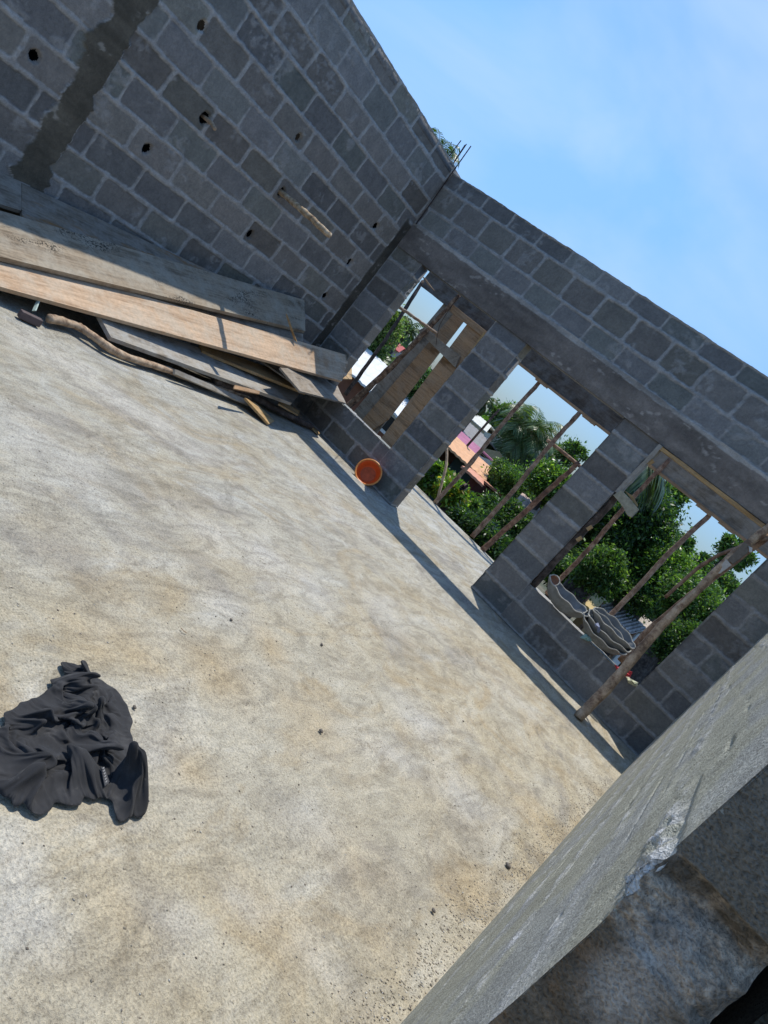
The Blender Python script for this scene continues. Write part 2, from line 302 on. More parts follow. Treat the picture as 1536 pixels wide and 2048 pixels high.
# wall A (x = 0 plane, runs towards the camera)
zA = [0, .205, .42, .64, .859, 1.076, 1.294, 1.512, 1.73, 1.95, 2.167, 2.385, 2.598, 2.837, 3.01]
rowsA = [(zA[i], zA[i+1], .02 if i % 2 else .235) for i in range(14)]
def strip_col(s, z, seed):     # cast column in the middle of the wall
    c = 3.46+.03*(z-.6)/1.4-.06*0; wdt = .11+.035*(fbm(z*6, z*0+2, seed+1)-.5)+.10*(fbm(z*13, s*3, seed+6, 4)-.5)
    return 1-sst(wdt-.006, wdt+.006, np.abs(s-c-.05*(fbm(z*4, z*0+9, seed)-.5)))
def strip_corner(s, z, seed):
    e = .13+.02*(fbm(z*12, z*0+5, seed+11)-.5)+.12*sst(2.25, 2.45, z)*0; return (1-sst(e-.005, e+.005, s))*(1-sst(2.27, 2.33, z+.08*(fbm(s*20, s*0, seed)-.5)))
LA = .4298
hA = [(3.04, 2.05, .028, .034), (2.64, 1.62, .034, .042), (2.89, 1.18, .028, .036), (1.85, 2.03, .025, .03), (1.67, 1.16, .026, .036), (.44, 2.01, .026, .034), (.43, 1.57, .026, .036), (.42, 1.15, .026, .038), (3.8, 1.19, .03, .034), (1.66, 1.61, .03, .04), (3.97, 1.6, .03, .03)]
Sg = snap(0, 6.6, .0085); Zg = snap(0, 3.01, .0085)
pA = relief((0, 0, 0), (0, -1, 0), (0, 0, 1), (1, 0, 0), Sg, Zg, rowsA, LA, 11, SA, holes=hA, strips=[(strip_col, (.115, .103, .08)), (strip_corner, (.088, .08, .066))], jag=.012)
wallA = join('block_wall', [pA, boxes([((-.139, -6.45, .01), (-.136, -.01, 2.92))], (.012, .012, .012)), boxes([((-.17, -6.6, -.1), (-.14, .16, 3.0)), ((-.14, -6.6, 2.93), (-.004, 0, 2.998)), ((-.14, -6.6, -.1), (-.012, -6.5, 2.93)), ((-.14, .0, -.1), (-.004, .155, 3.0))], (.2, .2, .2))], M_BLOCK)  # near-black sheet added in the cavity paints the putlog holes dark
tag(wallA, 'tall shaded grey block wall with putlog holes behind the plank pile', 'wall')
# wall B (y = 0 plane) with window, door, window
HB = 2.956; XE = 5.75; DX1, DX2, W1A, W1B, W2A, W2B, S1, LB = 1.945, 3.13, .419, 1.525, 3.512, 4.734, .405, .42
LINT0, LINT1 = 2.04, 2.315
rowsB = [(i*.21, (i+1)*.21, (.11 if i % 2 else .32)) for i in range(10)]
rowsT = [(LINT1+.02, 2.536, .05), (2.536, 2.793, .36), (2.793, 2.96, .175)]
opn = [(DX1, DX2, -1, LINT0), (W1A, W1B, S1, LINT0), (W2A, W2B, S1, LINT0)]
def strip_bed(s, z, seed):
    w_ = .022*(fbm(s*4, s*0+8, seed+4, 4)-.3)+.016*(fbm(s*19, s*0+3, seed+5)-.5); return sst(LINT1-.012, LINT1-.006, z+w_)*(1-sst(LINT1+.022, LINT1+.028, z-w_*.6))
def strip_lintel(s, z, seed):
    wob = .018*(fbm(s*5, s*0+1, seed+2, 4)-.5)+.02*(fbm(s*17, s*0+4, seed+3)-.5)
    return sst(LINT0-.01, LINT0-.006, z)*(1-sst(LINT1-.004, LINT1+.004, z+wob))*1.0
xm = [DX1, DX2, W1A, W1B, W2A, W2B]; Sb = snap(0, XE, .0095, xm); Zb = snap(0, HB, .0095, [LINT0, S1])
# blocks of the piers: their own offsets so that joints line up with the jambs
def relB(x0, x1, z0, z1, rows, L, seed, strips=(), jag=0):
    return relief((0, 0, 0), (1, 0, 0), (0, 0, 1), (0, -1, 0), snap(x0, x1, .0095), snap(z0, z1, .0095), rows, L, seed, SB, strips=strips, jag=jag)
rw = lambda o1, o2: [(i*.21, (i+1)*.21, (o1 if i % 2 else o2)) for i in range(11)]
pB = [relB(0, W1A, 0, LINT0, rw(.0, .0), .42, 21), relB(W1A, W1B, 0, S1, rw(.12, .33), .42, 22), relB(W1B, DX1, 0, LINT0, rw(W1B, W1B+.0), .42, 23),
      relB(DX2, W2A, 0, LINT0, rw(DX2-.02, DX2-.02), .41, 24), relB(W2A, W2B, 0, S1, rw(W2A+.05, W2A+.27), .42, 25), relB(W2B, XE, 0, LINT0, rw(W2B+.0, W2B+.21), .42, 26),
      relB(0, XE, LINT0, LINT1+.03, rw(0, 0), .42, 27, [(strip_lintel, (.20, .176, .155)), (strip_bed, (.36, .335, .30))]),
      relB(0, XE, LINT1+.03, HB, rowsT, .379, 28, jag=.014)]
SJ = dict(b=(.21, .19, .165), m=(.39, .36, .32), smear=.3)
def jamb(x, nx, z0, z1, seed):
    return relief((x, .0, 0), (0, 1, 0), (0, 0, 1), (nx, 0, 0), snap(-.004, .153, .012), snap(z0, z1, .0105), rw(-.1, -.1), .42, seed, SJ)
pB += [jamb(W1A, 1, S1, LINT0, 31), jamb(W1B, -1, S1, LINT0, 32), jamb(DX1, 1, 0, LINT0, 33), jamb(DX2, -1, 0, LINT0, 34), jamb(W2A, 1, S1, LINT0, 35), jamb(W2B, -1, S1, LINT0, 36)]
for (a, b, sd_) in ((W1A, W1B, 41), (W2A, W2B, 42)):
    pB.append(relief((0, 0, S1), (1, 0, 0), (0, 1, 0), (0, 0, 1), snap(a, b, .01), snap(-.004, .154, .01), [(-.02, .2, 0)], .42, sd_, dict(b=(.33, .32, .30), m=(.42, .41, .39), smear=.8)))
g = .004
bs = []
for (a, b, z0, z1) in ((0, W1A, 0, LINT0), (W1A, W1B, 0, S1), (W1B, DX1, 0, LINT0), (DX2, W2A, 0, LINT0), (W2A, W2B, 0, S1), (W2B, XE, 0, LINT0)):
    bs.append(((a+g*1.5, .012, z0), (b-g*1.5, .15, z1-.012)))
bs.append(((0, .012, LINT0+.003), (XE, .15, HB-.006)))
pB.append(boxes(bs, (.2, .2, .2)))
pB.append(boxes([((0, -.003, LINT0-.0), (XE, .013, LINT0+.004))], (.10, .09, .08)))
wallB = join('block_wall', pB, M_BLOCK)
tag(wallB, 'grey block wall with two window openings and a doorway under a dark concrete lintel', 'wall')
# wall C (beside the camera)
xc, aC = 5.1046, -.0114
uC = np.array([math.sin(aC), -math.cos(aC), 0]); nC = np.array([-math.cos(aC), -math.sin(aC), 0])
sEnd = 5.335; ZJ = 1.112
def gC():
    out = [0.]
    while out[-1] < sEnd+.08:
        d = max(.35, 6.0-out[-1]); out.append(out[-1]+max(.0028, .0022*d))
    return np.array(out)
Sc = gC(); Zc = np.concatenate([snap(0, 1.35, .0055), snap(1.36, 2.95, .03)])
def relC():
    s, z = np.meshgrid(Sc, Zc); seed = 51
    zj = [.0, .22, .44, .64, .85, 1.06, 1.32, 1.53, 1.74, 1.95, 2.16, 2.37, 2.58, 2.8, 3.0]
    H = np.zeros_like(s); mm = np.zeros_like(s); wet = np.zeros_like(s)
    for i, zz in enumerate(zj[1:-1]):
        c = zz+.012*(fbm(s*1.7, s*0+i*3.1, seed+i)-.5)
        wd = .012+.022*fbm(s*2.3, s*0+i*5.7, seed+20+i)
        m = np.exp(-((z-c)/wd)**2)*(.55+.9*sst(.35, .7, fbm(s*14, z*40, seed+4)))
        mm = np.maximum(mm, m)
    rough = fbm(s*22, z*60, seed+6, 4)
    H += mm*.006*(rough-.2)
    dr = fbm(s*1.3, z*70, seed+9, 4); zone_ = sst(.42, .62, fbm(s*1.2, z*5, seed+14)); H += .0022*(dr-.5)*(.25+zone_)
    H += .0007*(fbm(s*60, z*60, seed+15, 3)-.5)
    gouge = sst(.735, .77, fbm(s*2.2, z*30, seed+17, 4))*sst(.5, .6, fbm(s*7, z*12, seed+18)); H -= .006*gouge
    gl = np.zeros_like(s)
    for (z0_, s0_, s1_, w0_) in ((1.16, 4.75, 5.12, .006), (1.2, 4.3, 4.6, .004), (.93, 4.2, 4.9, .003), (.78, 3.2, 4.6, .003), (.99, 3.6, 4.7, .004), (.66, 3.9, 4.9, .0025), (.5, 2.5, 4.2, .003), (.31, 3.0, 4.8, .003), (1.05, 2.2, 3.9, .004), (1.24, 4.9, 5.25, .003)):
        zc_ = z0_+.010*(fbm(s*3, s*0+z0_*9, seed+60)-.5); brk = sst(.42, .55, fbm(s*9, s*0+z0_*31, seed+61))
        gl = np.maximum(gl, np.exp(-((z-zc_)/(w0_*(.5+fbm(s*40, z*0, 5))))**2)*sst(s0_, s0_+.08, s)*(1-sst(s1_-.08, s1_, s))*brk)
    H -= .007*gl
    k = np.clip(mm, 0, 1)*sst(.38, .62, rough)
    C = np.array((.40, .395, .325))*(.92+.2*fbm(s*2, z*6, seed+3)[..., None])
    C = C*(1-.6*k[..., None])+np.array((.60, .60, .61))*.6*k[..., None]
    bl = sst(.5, .62, fbm(s*2.5, z*9, seed+22)); C = C*(1-.35*bl[..., None])+.35*bl[..., None]*np.array((.37, .39, .44))
    lw_ = zone_*sst(.55, .75, fbm(s*5, z*90, seed+30, 3)); C = C*(1-.3*lw_[..., None])+.3*lw_[..., None]*np.array((.56, .57, .56))
    up = sst(ZJ-.002, ZJ+.002, z)
    below = np.clip((ZJ-z)/.09, 0, 1)*(z < ZJ)+0.
    inj = sst(1.01, 1.03, z)*(1-up)
    end = 5.35+.004*(fbm(z*20, z*0, 3)-.5)+inj*.020*(fbm(z*55, z*0+3, 8)-.25)*np.exp(-((z-1.05)/.03)**2)
    s2 = np.minimum(s, end); H += .005*up*(s > 4.9)*sst(4.6, 5.3, s)
    lump = np.exp(-((z-1.065)/.032)**2)*sst(4.95, 5.25, s)*(z < ZJ); H += lump*.036*(fbm(s*34, z*34, seed+44, 5)-.28); kk = np.clip(lump*1.5, 0, 1)*sst(.3, .5, fbm(s*30, z*30, 9))
    C = C*(1-kk[..., None])+np.array((.64, .64, .63))*kk[..., None]
    V = np.array([xc, 0, 0])+s2[..., None]*uC+z[..., None]*np.array([0, 0, 1])+H[..., None]*nC
    nz, ns = s.shape; idx = np.arange(nz*ns).reshape(nz, ns); q = np.stack([idx[:-1, :-1], idx[1:, :-1], idx[1:, 1:], idx[:-1, 1:]], -1).reshape(-1, 4)
    return V.reshape(-1, 3), q, C.reshape(-1, 3)
def jambC():
    T = .118; t = snap(-.003, T, .002); z = np.concatenate([snap(.3, .8, .01), snap(.802, 1.35, .002), snap(1.37, 2.95, .02)]); tt, zz = np.meshgrid(t, z); seed = 61
    up = sst(ZJ-.002, ZJ+.002, zz+.003*(fbm(tt*30, zz*0, 5)-.5)); jb = 1.015+.012*(fbm(tt*22, zz*0, 7)-.5)
    mo = sst(jb-.006, jb+.006, zz)*(1-up)
    big = fbm(tt*14, zz*14, seed+7, 4); mott = fbm(tt*60, zz*60, seed+4, 4)
    s = 5.35+.006*(fbm(tt*18, zz*18, seed, 4)-.5)+.0025*(fbm(tt*140, zz*140, seed+1)-.5)*(1+1.5*mo)
    edge_ = np.exp(-((zz-1.085)/.03)**2)
    fz = sst(.0, .008, tt); s = 5.35+(s-5.35)*fz+mo*.020*(fbm(zz*55, zz*0+3, 8)-.25)*np.exp(-((zz-1.05)/.03)**2)*np.exp(-(tt/.03)**2)
    s = s-mo*fz*(.008+.020*edge_)*(.3+1.3*fbm(tt*34, zz*34, seed+2, 5))*(1-.6*np.exp(-(tt/.03)**2))
    rnd = np.clip((tt-T+.02)/.02, 0, 1); s = s-.018*rnd**2*mo
    hl = np.exp(-((zz-1.065)/.032)**2)*(zz < ZJ)*.036*(fbm(5.35*34+tt*0, zz*34, 44+51, 5)-.28)
    tt[:, 0] = -(.0055*up[:, 0]+.0012); tt = tt-np.maximum(hl, 0)*np.exp(-np.clip(tt, 0, 1)/.008)
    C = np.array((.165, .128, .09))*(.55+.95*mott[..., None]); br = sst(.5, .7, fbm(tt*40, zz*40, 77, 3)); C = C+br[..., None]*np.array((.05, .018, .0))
    C = C*(1-up[..., None])+np.array((.195, .172, .138))*(.85+.3*mott[..., None])*up[..., None]
    drip = sst(.42, .58, big+.25*np.clip((zz-.97)/.1, -1, 1)-.1)*sst(.90, 1.0, zz)*(1-up)
    pale = np.clip(np.maximum(mo*.9*sst(.32, .55, big+.3*(1-tt/T)), drip*.75), 0, 1)
    C = C*(1-pale[..., None])+np.array((.44, .355, .27))*(.75+.5*sst(.35,.65,fbm(tt*170, zz*170, 14, 3))[..., None])*(.72+.5*fbm(tt*80, zz*80, 4)[..., None])*pale[..., None]
    core = np.exp(-((tt-.035-(1.1-zz)*.12)/.034)**2)*sst(.90, .98, zz)*(1-up)*sst(.3, .5, big); C = C*(1-.7*core[..., None])+.7*core[..., None]*np.array((.50, .43, .36))*(.75+.5*fbm(tt*90, zz*90, 6, 4)[..., None])
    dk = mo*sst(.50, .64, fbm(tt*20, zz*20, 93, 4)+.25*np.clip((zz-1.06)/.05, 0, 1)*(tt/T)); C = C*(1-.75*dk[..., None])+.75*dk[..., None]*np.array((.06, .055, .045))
    V = np.array([xc, 0, 0])+s[..., None]*uC+zz[..., None]*np.array([0, 0, 1])-tt[..., None]*nC
    nz, ns = tt.shape; idx = np.arange(nz*ns).reshape(nz, ns); q = np.stack([idx[:-1, :-1], idx[:-1, 1:], idx[1:, 1:], idx[1:, :-1]], -1).reshape(-1, 4)
    return V.reshape(-1, 3), q[:, ::-1], C.reshape(-1, 3)
cb = boxes([((0, 0, 0), (1, 1, 1))], (.15, .15, .15)); V = cb[0]
P0 = np.array([xc, 0, 0]); V = P0+(.001+V[:, :1]*5.305)*uC-(.012+V[:, 1:2]*.103)*nC+V[:, 2:]*np.array([0, 0, 2.94]); cb = (V, cb[1][:, ::-1], cb[2])
wallC = join('block_wall', [relC(), jambC(), cb], M_BLOCKN)
tag(wallC, 'sunlit grey block wall in the right foreground ending in a rough shaded jamb', 'wall')

dR = relief((5.235, -5.16, 0), (1, 0, 0), (0, 0, 1), (0, -1, 0), snap(0, 1.7, .008), snap(0, 2.9, .008), [(i*.21, (i+1)*.21, .1 if i % 2 else .3) for i in range(14)], .42, 91, dict(b=(.06, .062, .05), m=(.085, .085, .07), smear=.6))  # added wall hiding the lit floor; shade is put into its dark greenish colour
tag(join('block_wall', [dR, boxes([((5.235, -5.148, 0), (6.935, -5.03, 2.9))], (.08, .08, .07))], M_BLOCKN), 'dark greenish wall added for shade just outside the foreground wall at the bottom right corner', 'wall')
# ------------------------------------------------------------------ floor slab
def floor_z(x, y):
    z = .012*(fbm(x*1.5, y*1.5, 5, 4)-.5)+.004*(fbm(x*9, y*9, 6, 3)-.5); dC = np.clip((xc+.0114*y-x), 0, 9)
    return z+.016*np.exp(-(dC/.07)**2)*fbm(x*14, y*14, 8, 3)-.004
def floor():
    S_ = snap(-.2, 7, .02); T_ = snap(-8.5, 2.05, .02); x, y = np.meshgrid(S_, T_)
    z = floor_z(x, y)
    V = np.stack([x, y, z], -1).reshape(-1, 3); nz, ns = x.shape; idx = np.arange(nz*ns).reshape(nz, ns)
    q = np.stack([idx[:-1, :-1], idx[:-1, 1:], idx[1:, 1:], idx[1:, :-1]], -1).reshape(-1, 4)
    def lay(items, sd):
        o = np.zeros_like(x); wx = x+.35*(fbm(x*2.2, y*2.2, sd, 5)-.5); wy = y+.35*(fbm(x*2.2, y*2.2, sd+9, 5)-.5)
        for px, py, rp, am in items:
            c = F(px, py); rr = rp*math.hypot(*(c-CAM)[:2])/FPX*1.5; o = np.maximum(o, am*np.exp(-((wx-c[0])**2+(wy-c[1])**2)/rr**2))
        return o*(.45+.9*fbm(x*14, y*14, sd+4, 4))
    pale = lay([(60, 690, 50, .8), (150, 740, 45, .9), (235, 800, 45, .9), (320, 850, 40, .9), (390, 900, 40, .6), (60, 860, 60, .5), (130, 900, 50, .5), (430, 1060, 50, .7), (540, 1120, 45, 1), (630, 1180, 35, .9), (440, 1230, 40, .8), (660, 1010, 50, .5), (760, 1200, 50, .5), (840, 1440, 45, .9), (890, 1560, 50, .9), (760, 1480, 40, .6), (330, 1480, 40, .5), (640, 1660, 50, .5), (60, 1760, 60, .6), (340, 1880, 55, .7), (480, 1800, 45, .6), (90, 1900, 50, .7), (640, 1940, 45, .6), (1010, 1380, 40, .5), (300, 1660, 30, .6), (1000, 1180, 40, .4)], 201)
    sand = lay([(300, 1320, 60, .8), (200, 1290, 50, .7), (450, 1330, 60, .8), (560, 1300, 40, .8), (640, 1420, 60, .6), (700, 1700, 70, .5), (900, 1750, 60, .7), (1050, 1620, 50, .7), (400, 1560, 60, .7), (560, 1860, 60, .6), (200, 1820, 60, .5), (760, 1890, 50, .6), (330, 1180, 40, .5)], 211)
    dark = lay([(140, 1090, 55, .8), (60, 1060, 50, .6), (420, 1150, 45, .8), (330, 1080, 45, .6), (540, 1180, 35, .5), (800, 1280, 50, .4), (830, 1520, 40, .5), (600, 1620, 50, .4), (930, 1660, 40, .5), (700, 1770, 40, .45), (250, 960, 50, .5)], 221)
    bx = boxes([((-.2, -8.5, -.2), (7, 2.048, -.03))], (0, 0, 0)); return [(V, q, np.clip(np.stack([pale, sand, dark], -1).reshape(-1, 3), 0, 1)), bx]
fl = join('floor', floor(), M_FLOOR, smooth=True); tag(fl, kind='structure')
def pebbles(n, name, size, zone, colr):
    mb_V = []; mb_F = []; k = 0; cs = []
    base = np.array([(0, 0, 1), (1, 0, 0), (0, 1, 0), (-1, 0, 0), (0, -1, 0), (0, 0, -1)], float); f6 = np.array([(0, 1, 2), (0, 2, 3), (0, 3, 4), (0, 4, 1), (5, 2, 1), (5, 3, 2), (5, 4, 3), (5, 1, 4)])
    for i in range(n):
        x, y = zone(); r = size*random.uniform(.3, 1)**1.6
        a = random.random()*6.28; ca, sa = math.cos(a), math.sin(a); v = base*(r*random.uniform(.7, 1.4), r*random.uniform(.6, 1), r*random.uniform(.4, .8))*(1+.3*rng.uniform(-1, 1, (6, 1)))
        v = np.stack([v[:, 0]*ca-v[:, 1]*sa, v[:, 0]*sa+v[:, 1]*ca, v[:, 2]], -1)+(x, y, float(floor_z(np.array(x), np.array(y)))+r*.22); mb_V.append(v); mb_F.append(f6+k); k += 6
        c = random.choice(colr); cs.append(np.tile(np.array(c)*random.uniform(.7, 1.2), (6, 1)))
    return mesh(name, np.vstack(mb_V), np.vstack(mb_F), M_PEB, colattr=np.vstack(cs))
M_PEB = mat_masonry('grit', .2)
def zone():
    t = random.random()
    if t < .5: y = -.9-4.9*random.random()**.7; return xc+.0114*y-abs(random.gauss(.0, .075))-.004, y
    if t < .75: a = random.random(); y = -1.2-4.5*a; return random.uniform(2.2, 5.05), y
    return random.uniform(.5, 5.0), random.uniform(-5.5, 1.9)
peb = pebbles(10000, 'grit', .0045, zone, [(.42, .36, .27), (.34, .30, .23), (.5, .47, .42), (.40, .35, .28), (.38, .33, .27), (.24, .20, .16)]); tag(peb, kind='stuff')
for i, (px, py, r, lb) in enumerate([(1015, 1733, .011, 'dark round pebble on the sand near the foreground wall'), (866, 1822, .007, 'small brown pebble on the sand below the larger dark one'), (643, 1290, .007, 'small dark pebble out in the middle of the sandy floor'), (641, 1463, .008, 'dark flat stone chip lying in the middle of the sand'), (462, 1240, .006, 'tiny stone right of the dark scuffed patch of sand'), (268, 1415, .006, 'small stone just right of the black shirt sleeve'), (926, 1443, .005, 'tiny dark stone between the shirt and the leaning log')]):
    q = F(px, py); mbp = MB(); nn = 8; V = []
    for a in range(5):
        for b in range(nn):
            th = math.pi*(a+.5)/5; ph = 2*math.pi*b/nn; rr = r*random.uniform(.8, 1.15); V.append((q[0]+rr*1.3*math.sin(th)*math.cos(ph), q[1]+rr*math.sin(th)*math.sin(ph), r*.5+rr*.7*math.cos(th)))
    Fc = [(a*nn+b, (a+1)*nn+b, (a+1)*nn+(b+1) % nn, a*nn+(b+1) % nn) for a in range(4) for b in range(nn)]+[tuple(range(nn)), tuple(range(4*nn, 5*nn))[::-1]]
    mbp.add(V, Fc, (.16, .14, .12)); o = mbp.build('pebble', M_PEB, colattr=True, smooth=True); tag(o, lb, 'pebble', 'loose pebbles on the floor')

# ------------------------------------------------------------------ wood
def Ssurf(x, y): return .32+.11*(y+3.76)-(.32+.1*(y+3.65))*(x-.53)
def onS(px, py, off=0):
    r = ray(px, py); t0, t1 = 2.0, 12.0; f = lambda t: (CAM+t*r)[2]-(Ssurf(*(CAM+t*r)[:2])-off)
    ts = np.linspace(2, 11, 400); fs = [f(t) for t in ts]
    for a, b, fa, fb in zip(ts[:-1], ts[1:], fs[:-1], fs[1:]):
        if fa > 0 >= fb: return CAM+(a+(b-a)*fa/(fa-fb))*r
    return CAM+ts[int(np.argmin(np.abs(fs)))]*r
def plank(name, TL, TR, BR, BL, th, mat, jagR=0, jagL=0, sag=0, nseg=24, rag=.002, parent=None, bev=.0025, **k):
    TL, TR, BR, BL = [np.array(a, float) for a in (TL, TR, BR, BL)]
    nrm = np.cross(BR-TL, TR-BL); nrm /= np.linalg.norm(nrm)
    if nrm@(CAM-TL) < 0: nrm = -nrm
    nw = 6; V = []
    for side in (0, 1):
        for i in range(nseg+1):
            for j in range(nw+1):
                u = i/nseg; v = j/nw
                e = jagR*(random.random()-.6)*(1 if i == nseg else 0)-jagL*(random.random()-.6)*(1 if i == 0 else 0)
                if side: e = V[i*(nw+1)+j][1]
                p = (TL*(1-u)+TR*u)*(1-v)+(BL*(1-u)+BR*u)*v
                lw = (TR-TL); lw = lw/np.linalg.norm(lw)
                ed = (rag*(random.random()-.5) if j in (0, nw) else 0)
                V.append((p+lw*e-nrm*(th*side+sag*math.sin(math.pi*u))+(BL-TL)/np.linalg.norm(BL-TL)*ed, e))
    P = [v[0] for v in V]; n1 = (nseg+1)*(nw+1); I = lambda s, i, j: s*n1+i*(nw+1)+j; Fc = []
    for i in range(nseg):
        for j in range(nw):
            Fc.append((I(0, i, j), I(0, i, j+1), I(0, i+1, j+1), I(0, i+1, j))); Fc.append((I(1, i, j), I(1, i+1, j), I(1, i+1, j+1), I(1, i, j+1)))
        Fc.append((I(0, i, 0), I(0, i+1, 0), I(1, i+1, 0), I(1, i, 0))); Fc.append((I(0, i, nw), I(1, i, nw), I(1, i+1, nw), I(0, i+1, nw)))
    for j in range(nw):
        Fc.append((I(0, 0, j), I(1, 0, j), I(1, 0, j+1), I(0, 0, j+1))); Fc.append((I(0, nseg, j), I(0, nseg, j+1), I(1, nseg, j+1), I(1, nseg, j)))
    o = mesh(name, P, Fc, mat, parent=parent, frame=fr(P[0], TR-TL, BL-TL)); return tag(o, **k)
PG = 'boards piled against the tall wall'
lerp = lambda a, b, t: np.array(a)*(1-t)+np.array(b)*t
def ext(a, b, d): a = np.array(a); b = np.array(b); return a-(b-a)/np.linalg.norm(b-a)*d
def plk(c, off, th, mat, extL=0, **k):
    offs = off if hasattr(off, '__len__') else (off,)*4
    TL, TR, BR, BL = [onS(*q, o_) for q, o_ in zip(c, offs)]
    if extL: TL, BL = ext(TL, TR, extL), ext(BL, BR, extL)
    return plank('plank', TL, TR, BR, BL, th, mat, group=PG, **k)
plk([(0, 343), (62, 368), (42, 421), (0, 408)], (.03, .03, .03, .03), .025, W_GREYB, extL=.8, label='short grey board end beside the wall, leftmost of the pile', cat='plank')
plk([(44, 366), (560, 607), (520, 640), (44, 452)], (.025, .015, .03, .03), .028, W_RUST, jagL=.01, label='weathered board with rusty stains lying against the tall wall', cat='plank')
plk([(0, 421), (609, 600), (611, 662), (0, 513)], 0, .035, W_SPECK, extL=.8, jagR=.008, sag=0, label='wide grey cement-stained board with black specks on top of the pile', cat='plank')
plk([(300, 560), (606, 668), (606, 686), (300, 590)], (.06, .06, .06, .06), .02, W_GREYB, label='thin grey board showing just below the speckled board end', cat='plank')
plk([(0, 508), (700, 712), (684, 762), (0, 573)], .045, .032, W_ORANGE, extL=.8, jagR=.03, label='long sunlit orange board with curved grain along the pile', cat='plank')
# lower boards
def pts(cs): return [F(px, py, z) for px, py, z in cs]
def plow(cs, th, mat, **k): return plank('plank', *pts(cs), th, mat, group=PG, **k)
plow([(197, 628, .17), (615, 768, .30), (584, 806, .22), (222, 674, .11)], .03, W_GREY, label='pale grey board in the sun under the long orange board', cat='plank')
plow([(400, 688, .24), (625, 764, .36), (612, 786, .33), (405, 702, .22)], .025, W_BATTEN, label='narrow orange-edged board between the sunlit grey and orange boards', cat='plank')
plow([(500, 700, .38), (585, 718, .42), (584, 764, .36), (512, 714, .34)], .014, W_GREY, label='short pale wedge of board lying in the sun under the orange board end', cat='plank')
plow([(560, 735, .44), (662, 745, .50), (692, 806, .445), (600, 782, .40)], .018, W_GREYB, jagR=.05, label='dark splintered board whose sunlit broken tip rests on the window sill', cat='plank')
plow([(655, 720, .52), (704, 705, .56), (704, 758, .50), (683, 757, .49)], .015, W_BATTEN, jagR=.004, label='small tan board corner sticking out past the orange board end', cat='plank')
plow([(490, 795, .10), (515, 808, .07), (549, 842, .03), (538, 848, .02)], .02, W_BATTEN, label='short split batten with pale end lying on the floor at the pile foot', cat='plank')
plow([(350, 738, .10), (515, 808, .06), (500, 812, .035), (350, 748, .07)], .02, W_GREY, label='thin batten lying along the floor below the pale grey board', cat='plank')
plow([(560, 800, .16), (600, 822, .12), (597, 830, .11), (558, 808, .15)], .015, W_BATTEN, label='small tan offcut between the pale grey board end and the dark pole', cat='offcut', jagR=.01)
plow([(612, 840, .03), (640, 866, .02), (637, 869, .015), (609, 845, .025)], .008, W_BATTEN, label='thin splinter on the floor just past the dark pole end', cat='offcut', jagR=.01)
plow([(470, 770, .2), (520, 782, .22), (519, 788, .2), (468, 777, .19)], .012, W_BROWN, label='thin brown offcut wedged under the pale grey board', cat='offcut', jagR=.01)
def pole(name, P, rad, mat, k=10, jit=.06, wob=.004, seg=24, parent=None, knots=2, **kw):
    P = [np.array(p, float) for p in P]; rads = rad if hasattr(rad, '__len__') else [rad]*len(P)
    n = len(P)-1; out = []; rr = []
    kn = [random.random() for _ in range(knots)]
    for i in range(seg+1):
        t = i/seg*n; a = min(int(t), n-1); f = t-a
        p0, p1, p2, p3 = P[max(a-1, 0)], P[a], P[a+1], P[min(a+2, n)]
        q = .5*((2*p1)+(-p0+p2)*f+(2*p0-5*p1+4*p2-p3)*f*f+(-p0+3*p1-3*p2+p3)*f**3)
        if 0 < i < seg: q = q+rng.uniform(-1, 1, 3)*wob
        out.append(q); r = rads[a]*(1-f)+rads[a+1]*f
        for kk in kn: r *= 1+.16*math.exp(-((i/seg-kk)/.03)**2)
        rr.append(r)
    mb = MB(); mb.tube(out, rr, k, jit); o = mb.build(name, mat, parent, smooth=True, frame=fr(P[0], (P[-1]-P[0])[[2, 0, 1]]+.01, (P[-1]-P[0]))if False else None)
    return tag(o, **kw)
# crooked log and rod by the pile
pole('crooked_branch', [F(98, 637, .05), F(150, 650, .06), F(185, 672, .06), F(225, 700, .05), F(260, 716, .045), F(330, 738, .05), F(400, 765, .05), F(470, 785, .06), F(520, 800, .07)], [.029, .027, .025, .027, .024, .025, .023, .022, .02], BARKL, seg=60, wob=.002, label='crooked peeled branch with sawn yellow end along the pile foot', cat='branch')
pole('round_pole', [F(430, 762, .10), F(500, 790, .08), F(560, 822, .06), F(622, 853, .04)], [.03, .032, .032, .03], BARKD, seg=30, label='dark round pole with paint spots poking out beneath the boards', cat='pole')
# sawn end on the branch
q = F(96, 636, .05); d = F(150, 650, .06)-q; d /= np.linalg.norm(d)
M_SAWN = mat_plain('sawn_wood', (.55, .34, .12), .8, var=.7, sc=60)
# hammer-like tool
eh = empty('mallet', F(62, 632), label='dark iron mallet head with a short pale green stub beside the branch end', cat='tool')
a, b = F(42, 622, .045), F(84, 642, .045); u_ = (b-a)/np.linalg.norm(b-a); up = np.array([0, 0, 1.]); sd_ = np.cross(u_, up)
mb = MB(); h = .028; mb.hexa([a-sd_*.02-up*.04, b-sd_*.02-up*.04, b+sd_*.02-up*.04, a+sd_*.02-up*.04, a-sd_*.02+up*.008, b-sd_*.02+up*.008, b+sd_*.02+up*.008, a+sd_*.02+up*.008])
bevel(mb.build('head', mat_plain('mallet_iron', (.10, .075, .075), .7), eh), .005)
a, b = F(68, 622, .06), F(78, 598, .11); mb = MB(); s2 = np.cross((b-a)/np.linalg.norm(b-a), Fv); s2 /= np.linalg.norm(s2)
t2 = np.array(Fv)*.006; mb.hexa([a-s2*.012-t2, a+s2*.012-t2, a+s2*.012+t2, a-s2*.012+t2, b-s2*.011-t2, b+s2*.011-t2, b+s2*.011+t2, b-s2*.011+t2])
